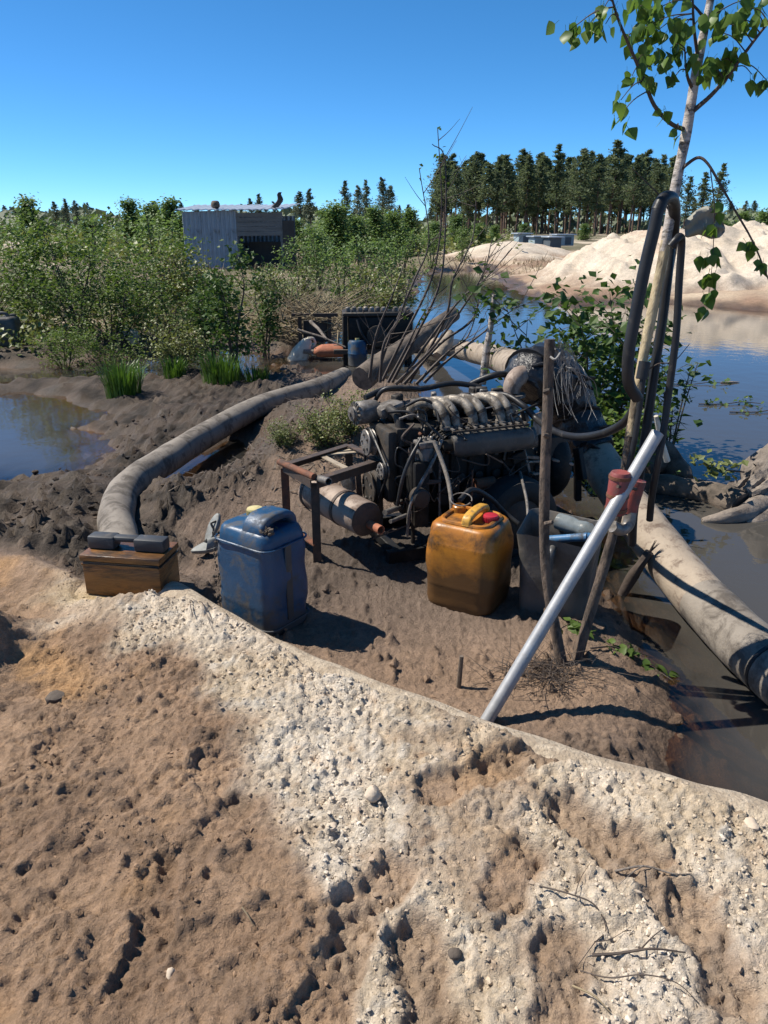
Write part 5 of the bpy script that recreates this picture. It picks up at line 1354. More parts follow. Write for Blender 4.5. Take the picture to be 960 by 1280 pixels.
# young birches in front of the shed and around the channel
st, cr = bush_parts(h=1.5, w_=.62, nstem=4, nbr=11, per=8, spread=.06, size=.06, seed=41, bare=.25)
pY = (st.mesh('stems', M['twig'], angle=None), cr.mesh('crown', M['leaf_dark'], smooth=False))
for px_, py, Y, s, rz, lab in ((296, 460, 8.7, 1.0, .4, 'dark young sapling standing in the channel in front of the shed'), (262, 440, 9.6, .85, 2.0, 'dark leafy sapling left of the one in front of the shed'), (330, 430, 10.5, .8, 3.1, 'dark sapling below the open side of the shed')):
    x = at(px_, py, Y).x; plant('young_sapling', lab, 'sapling', (x, Y, hz(x, Y) - .05), pY, s, rz, 'dark saplings by the channel')
st, cr = bush_parts(h=1.2, w_=1.3, nstem=8, nbr=10, per=9, spread=.08, size=.07, seed=43)
pO = (st.mesh('stems', M['twig'], angle=None), cr.mesh('crown', M['leaf_olive'], smooth=False))
for px_, Y, s, rz, lab in ((470, 14.0, 1.0, .2, 'olive-green shrub on the bank behind the distant motor'), (212, 9.0, .5, 1.5, 'yellowish low shrub on the mud left of the young saplings'), (240, 14.5, 1.0, 2.5, 'yellowish shrub between the thicket and the shed'), (355, 13.0, .8, 4.0, 'olive shrub under the dry brush pile right of the shed'), (434, 5.2, .26, 1.1, 'tiny leafy shoot on the mound above the motor'), (402, 5.0, .24, 3.0, 'tiny leafy shoot on the mound left of the motor'), (345, 5.0, .16, 2.0, 'small green sprout beside the hose puddle')):
    x = at(px_, 300, Y).x; plant('olive_shrub', lab, 'shrub', (x, Y, hz(x, Y) - .03), pO, s, rz, 'olive shrubs')
# sparse saplings over the middle distance
st, cr = bush_parts(h=1.7, w_=.9, nstem=6, nbr=9, per=7, spread=.09, size=.075, seed=46, bare=.15)
pS = (st.mesh('stems', M['twig'], angle=None), cr.mesh('crown', M['leaf_pale'], smooth=False))
for i, (px_, Y, s, lab) in enumerate(((372, 17, .8, 'pale sapling on the bank just right of the shed'), (398, 20, .95, 'pale sapling between the shed and the willows'), (425, 17.5, .75, 'low pale sapling above the distant motor, left one'), (452, 16, .9, 'pale sapling above the distant motor, right one'), (484, 19, .85, 'pale sapling at the left shore of the pond'), (503, 24, .9, 'pale sapling behind the left shore of the pond'), (338, 15, .55, 'low pale sapling under the shed opening'), (225, 16, .6, 'pale sapling at the left wall of the shed'), (250, 13, .42, 'pale sapling in front of the left shed wall'), (190, 15, 1.05, 'pale sapling standing behind the right end of the thicket'), (30, 15, 1.0, 'pale sapling behind the far left bushes'), (100, 16, 1.05, 'pale sapling behind the middle of the thicket'), (540, 33, .9, 'pale sapling on the far shore behind the bare shrub'), (580, 35, .9, 'pale sapling on the far shore at the pond end'))):
    x = at(px_, 290, Y).x; plant('pale_sapling', lab, 'sapling', (x, Y, hz(x, Y) - .05), pS, s, i * 2.1, 'pale saplings over the middle distance')
# leafy shrub between the motor and the pond
x, Y = at(742, 500, 5.6).x, 5.6
sh, _ = make_bush('alder_shrub', 'dark green leafy alder shrub behind the pump at the water edge', 'shrub', (x, Y, hz(x, Y) - .06), ('twig', 'leaf_dark'), dict(h=1.50, w_=1.5, nstem=11, nbr=11, per=6, spread=.075, size=.075, seed=51, lean=-.03, bare=.15, r0=.012))
x, Y = at(770, 540, 4.9).x, 4.9
make_bush('alder_shoot', 'low bright leafy shoot under the alder shrub near the pump', 'shrub', (x, Y, WL), ('twig', 'leaf_bush'), dict(h=.55, w_=.55, nstem=7, nbr=7, per=6, spread=.05, size=.055, seed=52))
# willows and young trees on the far bank
def tree_parts(h, w_, seed, n=85, per=14, size=.4):
    rr = random.Random(seed); st = MB(); cents = []
    P = curve([(0, 0, -.2), (rr.gauss(0, .1), rr.gauss(0, .1), h * .45), (rr.gauss(0, .15), rr.gauss(0, .15), h * .98)], 6)
    tube(st, P, [h * .016, h * .009, h * .003], 6, False)
    for i in range(n):
        t = rr.uniform(.08, 1.0); q = P[int(t * (len(P) - 1))]
        a = rr.uniform(0, 6.283); r = w_ * .5 * (math.sin(min(1, t * 1.25) * math.pi * .85 + .3)) * rr.uniform(.2, 1.0)
        e = q + Vector((math.cos(a) * r, math.sin(a) * r, r * rr.uniform(.1, .8)))
        tube(st, [q, e], [h * .004, h * .001], 4, False); cents.append(e); cents.append((q + e) / 2)
    cr = MB(); leaf_cloud(cr, cents, per, w_ * .10, size, rr); return st, cr
protoT = []
for sd_, hh, ww in ((61, 4.0, 2.6), (62, 3.6, 2.8), (63, 4.4, 2.2)):
    st, cr = tree_parts(hh, ww, sd_, 95, 20, .17); protoT.append((st.mesh('trunk', M['twig'], angle=None), cr.mesh('crown', M['leaf_pale'], smooth=False)))
def tree(name, label, cat, loc, meshes, s, rz, group=None):
    t = thing(name, label, cat, loc, rz, group); t.scale = s if isinstance(s, tuple) else (s, s, s)
    t.rotation_euler = (random.gauss(0, .02), random.gauss(0, .025), rz)
    for nm, me in zip(('trunk', 'crown'), meshes):
        o = bpy.data.objects.new(nm, me); COL.objects.link(o); o.parent = t
    return t
GW = 'pale willows on the far bank'
for i, (px_, Y, s, k, lab) in enumerate((
        (420, 36, .95, 0, 'pale green willow right of the shed, tallest of the clump'), (445, 38, .80, 1, 'rounded willow beside the tallest willow right of the shed'), (470, 42, .90, 2, 'slim willow in the middle of the far bank clump'),
        (492, 44, .88, 0, 'willow next to the pond end, left of the bare branches'), (512, 46, .9, 2, 'slim willow behind the bare branches'), (545, 52, .75, 1, 'low willow at the far end of the pond under the pines'),
        (572, 55, .85, 0, 'willow under the left edge of the pine stand'), (598, 56, .75, 1, 'bright willow left of the pink sand bank'), (618, 60, .6, 2, 'small willow above the pink sand bank'),
        (395, 30, .62, 1, 'low willow just right of the shed'), (408, 48, .9, 2, 'slim willow further back, right of the shed'), (215, 44, 1.05, 2, 'slim willow behind the shed on its left'), (232, 40, .9, 1, 'rounded willow touching the left side of the shed'), (190, 46, 1.05, 0, 'willow rising behind the right end of the thicket'),
        (165, 50, 1.1, 2, 'slim willow behind the middle of the thicket'), (110, 52, .9, 1, 'willow behind the left thicket'), (38, 55, 1.2, 2, 'lone slim willow rising over the far left bushes'), (655, 75, .7, 0, 'small willow in front of the pine trunks'), (730, 95, .8, 1, 'small willow at the foot of the pines behind the sand heap'),
        (372, 60, .8, 0, 'willow far behind the right end of the shed'), (930, 52, .85, 2, 'willow on the right of the sand heap'), (955, 50, .95, 0, 'leafy willow at the right edge behind the sand heap'), (985, 48, 1.0, 1, 'willow cut by the right edge behind the sand heap'), (905, 60, .8, 1, 'low willow behind the top of the sand heap'))):
    x = at(px_, 290, Y).x; tree('willow_tree', lab, 'tree', (x, Y, hz(x, Y) - .1), protoT[k], (s * 1.0, s * 1.0, s * .66), i * 1.7, GW)

# pines
def pine_parts(h, seed, crown0=.48, wid=.17, n=62, per=40, size=.62):
    rr = random.Random(seed); st = MB(); cr = MB()
    bend = rr.gauss(0, .25)
    P = curve([(0, 0, -.5), (bend * .4, 0, h * .35), (bend, rr.gauss(0, .2), h * .7), (bend * .8, 0, h)], 4)
    tube(st, P, [h * .0125, h * .010, h * .006, h * .0015], 6, False)
    V = []; F = []; Cc = []
    for i in range(n):
        t = crown0 + (1 - crown0) * (i / n) ** .9 + rr.uniform(-.02, .02); t = min(t, .995)
        f = P[0] + (P[-1] - P[0]) * t; f.x = np.interp(t, [0, .35, .7, 1], [0, bend * .4, bend, bend * .8])
        u = max(0.0, (t - crown0) / (1 - crown0))
        R = h * wid * (1.0 - .85 * u ** 1.6) * (.45 + .55 * min(1, u * 4 + .3)) * rr.uniform(.35, 1.1)
        a = rr.uniform(0, 6.283); e = f + Vector((math.cos(a) * R * .62, math.sin(a) * R * .62, R * rr.uniform(-.05, .3)))
        tube(st, [f, e], [h * .003, h * .001], 4, False)
        base = rr.random()
        for k in range(per):
            q = f + (e - f) * rr.uniform(.35, 1.15) + Vector((rr.gauss(0, R * .20), rr.gauss(0, R * .20), rr.gauss(0, R * .13)))
            d = Vector((rr.gauss(0, 1), rr.gauss(0, 1), rr.gauss(.35, .6))).normalized(); s_ = d.orthogonal().normalized(); s2_ = d.cross(s_)
            an = rr.uniform(0, 6.28); s_ = s_ * math.cos(an) + s2_ * math.sin(an)
            L = size * rr.uniform(.5, 1.1); o = len(V)
            V += [q - s_ * L * .28, q + s_ * L * .28, q + d * L]; F.append((o, o + 1, o + 2))
            tt = base * .7 + rr.random() * .3; Cc += [(tt, tt, tt)] * 3
    cr.v += [tuple(v) for v in V]; cr.f += F; cr.n += len(V); cr.col += Cc
    return st, cr
PINE = []
for sd_, c0, wd in ((71, .36, .23), (72, .42, .25), (73, .33, .21), (74, .46, .24), (75, .30, .19)):
    st, cr = pine_parts(18, sd_, c0, wd); PINE.append((st.mesh('trunk', M['pine_bark'], angle=None), cr.mesh('crown', M['needle'], smooth=False)))
    print('pine', len(st.f), len(cr.f))
PINEF = [(a, b.copy()) for a, b in PINE[:3]]
for a, b in PINEF: b.materials.clear(); b.materials.append(M['needle_far'])
rr = random.Random(77)
lab_p = 'tall pine in the dense stand behind the sand heap'
def pine_at(px_, top_y, Y, k, lab, grp, meshes=PINE, h=18.0):
    p = at(px_, top_y, Y); z0 = .1; s = (p.z - z0) / h
    return tree('pine_tree', lab, 'tree', (p.x, Y, z0), meshes[k % len(meshes)], (s * rr.uniform(1.05, 1.5), s * rr.uniform(1.05, 1.5), s), rr.uniform(0, 6.28), grp)
outline = [(548, 212), (560, 204), (572, 200), (585, 212), (598, 192), (612, 200), (622, 190), (634, 198), (646, 192), (660, 196), (672, 206), (686, 190), (700, 184), (714, 196), (728, 190), (742, 188), (756, 196), (770, 176), (784, 194), (798, 196), (812, 190), (826, 196), (838, 206)]
for i, (px_, ty) in enumerate(outline):
    lab = lab_p
    if px_ == 770: lab = 'spire-topped pine, highest of the stand behind the sand heap'
    if px_ == 548: lab = 'leftmost tall pine of the stand, beside the bare branches'
    pine_at(px_ + (rr.uniform(-5, 5) if lab == lab_p else 0), ty + (rr.uniform(-4, 9) if lab == lab_p else 0), rr.uniform(150, 200), i * 3 + i // 4, lab, 'tall pines behind the sand heap')
for i in range(85):
    px_ = rr.uniform(550, 844); pine_at(px_, rr.uniform(192, 226), rr.uniform(185, 240), i, lab_p, 'tall pines behind the sand heap')
for px_, ty, Y, lab in ((862, 222, 170, 'first of the separate pines right of the birch trunk'), (884, 216, 172, 'middle pine of the group right of the birch trunk'), (902, 206, 168, 'tallest pine of the group right of the birch trunk')):
    pine_at(px_, ty, Y, int(px_), lab, 'separate pines right of the birch')
for px_, ty, Y, lab in ((376, 240, 160, 'left one of two lone pines right of the shed'), (387, 236, 162, 'right one of two lone pines right of the shed'), (431, 227, 170, 'lone pine over the tallest willow'), (447, 232, 175, 'thin lone pine between two taller lone pines'), (458, 226, 168, 'lone pine at the middle of the far skyline'), (478, 223, 165, 'tallest lone pine left of the bare branches'), (486, 232, 172, 'lone pine nearest to the bare branches'), (312, 248, 190, 'left pine above the shed roof'), (322, 243, 190, 'middle pine above the shed roof'), (342, 252, 195, 'right pine above the shed roof'),
                        (66, 252, 180, 'left pine over the far left bushes'), (80, 249, 182, 'second pine over the far left bushes'), (92, 251, 178, 'third pine over the far left bushes')):
    pine_at(px_, ty, Y, int(px_ * 7), lab, 'lone pines on the skyline', PINEF)
for i in range(60):
    px_ = rr.uniform(-60, 545); ty = 263 + rr.uniform(-8, 7) - (6 if 90 < px_ < 240 else 0)
    pine_at(px_, ty, rr.uniform(230, 330), i, 'small pine of the far forest edge on the horizon', 'far forest edge', PINEF)
for i in range(16):
    px_ = rr.uniform(850, 1010); pine_at(px_, 262 + rr.uniform(-14, 8), rr.uniform(230, 300), i, 'small pine of the far forest edge on the horizon', 'far forest edge', PINEF)
# continuous undergrowth of the far wood
mb = MB(); V = []; F = []; Cc = []
for i in range(9000):
    Y = rr.uniform(200, 360); px_ = rr.uniform(-250, 1250); p = at(px_, 290, Y); hgt = 5.5 + 1.5 * math.sin(px_ * .021) + 1.0 * math.sin(px_ * .07)
    q = Vector((p.x, Y, rr.uniform(0, hgt * (Y / 280)))); d = Vector((rr.gauss(0, 1), rr.gauss(0, 1), abs(rr.gauss(.6, .6)))).normalized(); s_ = d.orthogonal().normalized(); L = rr.uniform(1.2, 2.6); o = len(V)
    V += [q - s_ * L * .5, q + s_ * L * .5, q + d * L]; F.append((o, o + 1, o + 2)); t = rr.random(); Cc += [(t, t, t)] * 3
mb.v = [tuple(v) for v in V]; mb.f = F; mb.n = len(V); mb.col = Cc
o = mb.build('distant_wood', M['needle_far'], None, False, angle=None); tag(o, 'low dark wood along the whole horizon', 'wood', None, 'stuff')
# scrub between the thicket and the wood
mb = MB(); cents = []
for i in range(900):
    Y = 15 + 100 * rr.random() ** 1.6; px_ = rr.uniform(-150, 640); p = at(px_, 290, Y)
    if Y < 40 and px_ > 400: continue
    if 225 < px_ < 400 and Y < 42: continue
    if Y < 34: continue
    hh = rr.uniform(.2, 1.3)
    for k in range(5): cents.append((p.x + rr.gauss(0, .5), Y + rr.gauss(0, .5), hh * rr.random() + .15))
leaf_cloud(mb, cents, 6, .28, .3, rr); o = mb.build('scrub', M['leaf_olive'], None, False, angle=None); tag(o, 'low olive scrub covering the far flat', 'scrub', None, 'stuff')
mb = MB(); cents = []
for i in range(420):
    px_ = rr.uniform(-60, 350); Y = rr.uniform(9.5, 19); p = at(px_, 290, Y)
    if float(water_sd(np.array([p.x]), np.array([Y]))[0]) > -.3: continue
    for k in range(3): cents.append((p.x + rr.gauss(0, .15), Y + rr.gauss(0, .15), hz(p.x, Y) + .02 + .2 * rr.random()))
leaf_cloud(mb, cents, 6, .09, .085, rr); o = mb.build('ground_cover', M['leaf_olive'], None, False, angle=None); tag(o, 'low weeds covering the bank under the bushes', 'weeds', None, 'stuff')

# dry grass, dead stalks and weeds on the banks
rr = random.Random(88); mb = MB(); V = []; F = []
for i in range(26000):
    Y = 9.5 + 32 * rr.random() ** 1.3; px_ = rr.uniform(-60, 700) if rr.random() < .8 else rr.uniform(-60, 1050); p = at(px_, 290, Y); z = hz(p.x, Y)
    if z < WL + .03 or (Y < 28 and p.x > 3) or float(perlin(p.x * .35, Y * .35, 99)) < -.12: continue
    L = rr.uniform(.08, .42); a = rr.uniform(0, 6.283); d = Vector((math.cos(a) * .6, math.sin(a) * .6, rr.uniform(.1, 1.1))).normalized(); s_ = Vector((-math.sin(a), math.cos(a), 0)) * (.004 + .00035 * Y); q = Vector((p.x, Y, z - .02)); o = len(V)
    V += [q - s_, q + s_, q + d * L]; F.append((o, o + 1, o + 2))
mb.v = [tuple(v) for v in V]; mb.f = F; mb.n = len(V)
o = mb.build('dry_grass', M['straw'], None, False, angle=None); tag(o, 'dry straw-coloured grass over the far banks', 'grass', None, 'stuff')
# grass and sedge
def tuft(name, label, loc, n, h, sp, mat, seed, cat='sedge', group='green sedge tufts'):
    rr = random.Random(seed); mb = MB()
    for i in range(n):
        a = rr.uniform(0, 6.283); r = sp * math.sqrt(rr.random()); hh = h * rr.uniform(.55, 1.1); ln = rr.uniform(.05, .45) * hh
        b = Vector((math.cos(a) * r, math.sin(a) * r, -.03)); dr = Vector((math.cos(a + rr.gauss(0, .5)), math.sin(a + rr.gauss(0, .5)), 0))
        w_ = Vector((-dr.y, dr.x, 0)) * .0065 * rr.uniform(.7, 1.4); t = rr.random(); V = []
        for u in (0, .4, .75): V += [b + dr * ln * u * u - w_ * (1 - .4 * u) + Vector((0, 0, hh * u)), b + dr * ln * u * u + w_ * (1 - .4 * u) + Vector((0, 0, hh * u))]
        V.append(b + dr * ln + Vector((0, 0, hh * (.96 if ln < .3 * hh else .85))))
        mb.add(V, [(0, 1, 3, 2), (2, 3, 5, 4), (4, 5, 6)], (t, t, t))
    o = mb.build(name, mat, None, False, angle=None); o.location = loc
    return tag(o, label, cat, group)
for px_, py, n, h, sp, lab in ((155, 495, 260, .40, .17, 'upright green sedge tuft on the mud spit, leftmost'), (219, 474, 130, .30, .12, 'small green sedge tuft between the two larger ones'), (278, 482, 260, .36, .20, 'wide dark sedge tuft at the foot of the dark sapling'), (364, 410, 160, .34, .16, 'bright grass tuft under the dry brush pile'), (320, 478, 90, .24, .15, 'thin sedge tuft at the right of the channel')):
    p = gp(px_, py, 0); tuft('sedge_tuft', lab, (p.x, p.y, max(hz(p.x, p.y), WL - .02)), n, h, sp, M['grass'], int(px_))
# dry brush pile
mb = MB(); c = gp(385, 425, .05); rr = random.Random(12)
for i in range(420):
    a = rr.uniform(0, 6.283); L = rr.uniform(.3, 1.0); b = c + Vector((rr.gauss(-.1, .42), rr.gauss(.5, .4), rr.uniform(0, .35)))
    d = Vector((math.cos(a), math.sin(a) * .5, rr.uniform(-.2, .75))).normalized()
    tube(mb, [b, b + d * L * .5 + Vector((0, 0, .03)), b + d * L], [.008 * rr.uniform(.5, 1.6), .002], 4, False)
o = mb.build('dry_brush', M['straw'], None, origin=tuple(c), angle=None); o.location = c; tag(o, 'pile of dry straw-coloured brush on the bank left of the distant motor', 'brush', None, 'stuff')
for a, b, r, lab in (((388, 402, 9.9), (408, 424, 9.5), .022, 'bleached stick slanting down the dry brush pile'), ((372, 412, 9.6), (432, 434, 9.4), .014, 'thin stick reaching from the brush pile to the distant motor')):
    mb = MB(); A_, B_ = at(*a), at(*b); tube(mb, [A_, (A_ + B_) / 2 + Vector((0, 0, .02)), B_], [r, r * .7], 8); solo('bleached_stick', mb, M['dry_wood'], lab, 'stick', tuple(A_))

# bare shrub in the middle
bs0 = gp(505, 478, 0)
bare = thing('bare_shrub', 'leafless dark shrub with long whippy stems rising above the motor', 'shrub', tuple(bs0))
rr = random.Random(17)
STEMS = [[(478, 476, 6.4), (500, 430, 6.4), (535, 360, 6.4), (548, 310, 6.4), (552, 250, 6.4), (547, 160, 6.4)], [(490, 478, 6.3), (520, 420, 6.3), (548, 360, 6.3), (556, 300, 6.35), (556, 200, 6.4), (540, 180, 6.4)],
         [(470, 474, 6.5), (488, 420, 6.5), (518, 350, 6.5), (536, 300, 6.5), (524, 210, 6.5)], [(500, 478, 6.3), (540, 420, 6.3), (575, 375, 6.3), (610, 345, 6.4), (640, 310, 6.5)], [(505, 480, 6.2), (550, 430, 6.2), (590, 400, 6.3), (600, 360, 6.4), (608, 320, 6.4)],
         [(462, 472, 6.5), (470, 420, 6.5), (490, 370, 6.5), (505, 330, 6.6)], [(520, 480, 6.1), (560, 440, 6.1), (585, 420, 6.2), (600, 375, 6.3)], [(485, 478, 6.2), (505, 440, 6.2), (525, 400, 6.2), (535, 385, 6.3)], [(530, 478, 6.0), (560, 450, 6.0), (605, 415, 6.1), (650, 380, 6.3)],
         [(475, 478, 6.1), (480, 430, 6.1), (500, 395, 6.2), (512, 350, 6.2)], [(512, 478, 6.4), (556, 400, 6.4), (566, 350, 6.4), (590, 300, 6.5), (595, 250, 6.6)], [(495, 480, 6.1), (545, 430, 6.0), (600, 350, 6.0), (615, 300, 6.1)]]
for k, S in enumerate(STEMS):
    P = curve([at(*q) for q in S], 6); mb = MB(); tube(mb, P, [.014, .010, .006, .003], 6)
    sm_ = mb.build('stem', M['twig'], bare, origin=tuple(bs0))
    for j in range(7):
        q = P[rr.randrange(len(P) // 4, len(P))]; a = rr.uniform(-.3, 1.2); L = rr.uniform(.12, .4)
        e = q + Vector((math.cos(a) * L * rr.choice((1, 1, -.6)), rr.gauss(0, .1), abs(math.sin(a + .5)) * L))
        mb = MB(); tube(mb, curve([q, (q + e) / 2 + Vector((0, 0, -.01)), e], 3), [.0035, .0012], 4, False); tw = mb.build('twig', M['twig'], sm_, origin=tuple(bs0))
    mb = MB(); cs = [P[rr.randrange(len(P) // 2, len(P))] + Vector((rr.gauss(0, .02), rr.gauss(0, .02), 0)) for _ in range(4)]
    leaf_cloud(mb, cs, 2, .015, .04, rr); b_ = mb.build('buds', M['leaf_dark'], sm_, False, origin=tuple(bs0), angle=None); b_['kind'] = 'stuff'
mb = MB(); P = [at(603, 480, 6.0), at(608, 440, 6.0), at(614, 405, 6.0), at(618, 368, 6.0)]; tube(mb, curve(P, 4), [.03, .028, .024, .016], 10, True, mottle(6, .08))
solo('broken_trunk', mb, M['bark_birch'], 'thin broken grey trunk standing behind the motor, snapped at the top', 'trunk', tuple(P[0]))
mb = MB(); P = [at(452, 474, 7.0), at(490, 446, 7.4), at(530, 418, 7.9), at(568, 392, 8.3)]; tube(mb, curve(P, 5), [.11, .10, .09, .075], 14, True, mottle(7, .08))
solo('mossy_log', mb, M['log_wood'], 'thick grey log slanting behind the bare shrub', 'log', tuple(P[0]))
mb = MB(); P = [at(548, 446, 6.8), at(556, 430, 6.9), at(562, 418, 7.0)]; tube(mb, curve(P, 5), [.06, .055, .05], 12, True, mottle(8, .12))
solo('pale_log', mb, M['pipe_sand'], 'short pale peeled log upright beside the slanting log', 'log', tuple(P[0]))
# ================================================================== uprooted stump
sp0 = gp(935, 640, WL)
stump = thing('uprooted_stump', 'weathered grey uprooted stump with spreading roots in the water', 'stump', tuple(sp0))
def sw(nm, mb, mat, parent=None): return mb.build(nm, M[mat], parent or stump, origin=tuple(sp0))
mb = MB(); P = [at(931, 622, 4.55), at(951, 612, 4.6), at(981, 590, 4.7), at(1016, 560, 4.8)]
tube(mb, curve(P, 10), [.06, .12, .15, .17], 40, True, lambda i, k: 1 + .16 * math.sin(k * 1.3 + i * .15) + .10 * math.sin(k * 2.9 + i * .3) + .05 * math.sin(i * 2.1 + k)); sw('trunk', mb, 'dry_wood')
for px_, r in (([(956, 632, 4.55), (926, 644, 4.35), (901, 648, 4.3), (878, 652, 4.3)], (.10, .06, .04, .02)), ([(966, 640, 4.5), (951, 652, 4.35), (931, 656, 4.3)], (.08, .05, .03)), ([(946, 605, 4.7), (941, 585, 4.75), (956, 566, 4.8)], (.10, .07, .04)), ([(961, 585, 4.7), (971, 565, 4.7), (981, 545, 4.7)], (.12, .08, .05)),
               ([(936, 615, 4.6), (921, 612, 4.7), (911, 606, 4.75)], (.10, .06, .03))):
    mb = MB(); tube(mb, curve([at(*q) for q in px_], 5), list(r), 12, True, mottle(int(px_[0][0]), .08)); sw('root', mb, 'dry_wood')
mb = MB(); P = [at(800, 602, 4.9), at(835, 608, 4.85), at(870, 614, 4.75), at(900, 622, 4.62), at(925, 634, 4.5)]
tube(mb, curve(P, 6), [.06, .075, .08, .09, .10], 14, True, mottle(11, .08)); solo('sunken_log', mb, M['log_wood'], 'dark log half under water reaching left from the uprooted stump', 'log', tuple(P[2]))
mb = MB(); P = [at(800, 585, 5.2), at(825, 572, 5.3), at(850, 588, 5.2), at(862, 598, 5.1)]
tube(mb, curve(P, 6), [.10, .13, .07, .03], 12, True, mottle(13, .1)); solo('dark_log', mb, M['log_wood'], 'short black log behind the top of the metal pole', 'log', tuple(P[1]))
def sprig(name, label, pts, n, sp, size, mat, seed, cat='sprig', parent=None):
    rr = random.Random(seed); t = thing(name, label, cat, tuple(pts[0])); o_ = tuple(pts[0])
    P = curve(pts, 5); mb = MB(); tube(mb, P, [.006, .003], 6, False); mb.build('stem', M['twig'], t, origin=o_)
    mb = MB(); leaf_cloud(mb, [P[rr.randrange(1, len(P))] + Vector((rr.gauss(0, sp), rr.gauss(0, sp), rr.gauss(0, sp * .5))) for _ in range(n)], 3, sp * .5, size, rr)
    mb.build('leaves', M[mat], t, False, origin=o_, angle=None); return t
sprig('leafy_sprig', 'green leafy sprig growing on the uprooted stump', [at(930, 590, 4.6), at(910, 588, 4.55), at(890, 585, 4.5), at(880, 578, 4.5)], 20, .04, .055, 'leaf_olive', 3)
sprig('leafy_sprig', 'single pale leaf shoot beside the sunken log', [at(848, 600, 4.9), at(845, 592, 4.9), at(843, 588, 4.9)], 3, .015, .05, 'leaf_pale', 4)
# pine branch hanging in the water and floating weed
x, Y = at(845, 500, 5.5).x, 5.5
jb0 = Vector((x, Y, WL)); jb = thing('fallen_pine_branch', 'dark bushy pine branch sticking out of the pond behind the hoses', 'branch', tuple(jb0))
rr = random.Random(9); st_ = MB(); lf = MB()
for s in range(9):
    e = Vector((rr.uniform(-.25, .22), rr.uniform(-.2, .2), rr.uniform(.25, .75))); P = curve([(0, 0, -.1), e * .5 + Vector((0, 0, .03)), e], 5); tube(st_, P, [.008, .003], 5, False)
    for k in range(60):
        q = P[rr.randrange(3, len(P))]; d = Vector((rr.gauss(0, 1), rr.gauss(0, 1), rr.gauss(.3, .7))).normalized(); s_ = d.orthogonal().normalized() * .003; t = rr.random()
        lf.add([q - s_, q + s_, q + d * rr.uniform(.05, .11)], [(0, 1, 2)], (t, t, t))
st_.build('stems', M['twig'], jb); lf.build('needles', M['needle'], jb, False, angle=None)
for i, (px_, py, n, lab) in enumerate(((905, 505, 9, 'floating leafy twig in the middle of the right pond'), (945, 515, 7, 'floating leafy twig at the right edge of the pond'), (868, 480, 3, 'tiny floating twig left of the larger floating twigs'))):
    p = gp(px_, py, WL + .01); sprig('floating_twig', lab, [p + Vector((-.25, 0, 0)), p, p + Vector((.2, .05, .01)), p + Vector((.38, .02, 0))], n * 2, .05, .05, 'leaf_dark', 20 + i, 'twig')
p = gp(912, 478, WL + .008); mb = MB(); tube(mb, [p + Vector((-.10, 0, 0)), p, p + Vector((.12, .02, 0))], [.006, .016, .004], 6); solo('floating_stick', mb, M['dry_wood'], 'pale stick floating on the right pond', 'stick', tuple(p))

# ================================================================== litter at the foot of the birch
rr = random.Random(15); c = gp(680, 840, .04); mb = MB()
for i in range(260):
    b = c + Vector((rr.gauss(0, .10), rr.gauss(-.02, .06), 0)); b.z = hz(b.x, b.y) + rr.uniform(-.005, .035); a = rr.uniform(0, 6.283); L = rr.uniform(.04, .14)
    d = Vector((math.cos(a), math.sin(a) * .8, rr.uniform(-.05, .5))).normalized(); tube(mb, [b, b + d * L * .5 + Vector((0, 0, rr.uniform(0, .01))), b + d * L], [.0016, .0006], 4, False)
o = mb.build('twig_litter', M['twig'], None, origin=tuple(c), angle=None); o.location = c; tag(o, 'heap of fine dark twigs at the foot of the two saplings', 'twigs', None, 'stuff')
BLEAF = [leaf_mesh('leaf', random.uniform(.05, .065), random.uniform(.022, .03), M['leaf_bush'], .3, 40 + i) for i in range(3)]
def lying_branch(label, px, nleaf, r, seed, spread=.02):
    rr = random.Random(seed); P = [ground(gp(x, y, .04), .012) for x, y in px]; P = curve(P, 6); t = thing('fallen_branch', label, 'branch', tuple(P[0]))
    mb = MB(); tube(mb, P, [r, r * .5], 7); mb.build('stem', M['twig'], t, origin=tuple(P[0]))
    for i in range(nleaf):
        q = P[rr.randrange(len(P) // 4, len(P))] + Vector((rr.gauss(0, spread), rr.gauss(0, spread), rr.uniform(.003, .02)))
        put_leaf(t, q, P[0], rr, rr.uniform(.7, 1.1), .15, BLEAF)
    return t
lying_branch('fallen leafy branch lying on the mud right of the birch foot', [(738, 812), (770, 803), (805, 808), (845, 825)], 26, .004, 5, .018)
lying_branch('short leafy twig lying just behind the birch foot', [(690, 800), (705, 786), (722, 782), (735, 796)], 22, .003, 6, .018)
lying_branch('bare thin twig lying on the bank above the fallen leafy branch', [(770, 800), (800, 797), (832, 793)], 0, .003, 7)
# little stakes and sticks
for px_, py, top, r, m_, lab in ((573, 853, (577, 820), .010, 'log_wood', 'short broken stub of wood standing in the mud before the orange jerrycan'), (297, 640, (293, 612), .007, 'twig', 'small dark stake standing behind the blue jerrycan'), (380, 565, (386, 520), .006, 'twig', 'thin dark stake on the mound left of the motor'), (418, 560, (414, 528), .005, 'twig', 'thin short stake next to the motor front')):
    a = ground(gp(px_, py, .03)); b = at(top[0], top[1], a.y); a.z -= .03; mb = MB(); tube(mb, [a, (a + b) / 2, b], [r, r * .9, r * .8], 8); solo('wooden_stake', mb, M[m_], lab, 'stake', tuple(a))
a = ground(gp(775, 725, .02)); b = at(812, 690, a.y - .05); a.z -= .03
rt = thing('snapped_stick', 'snapped dark stick with splintered end leaning on the pale pipe', 'stick', tuple(a))
mb = MB(); tube(mb, curve([a, (a + b) / 2 + Vector((0, 0, .02)), b], 5), [.022, .026, .02], 9, True, mottle(21, .12)); mb.build('stick_body', M['twig'], rt, origin=tuple(a))
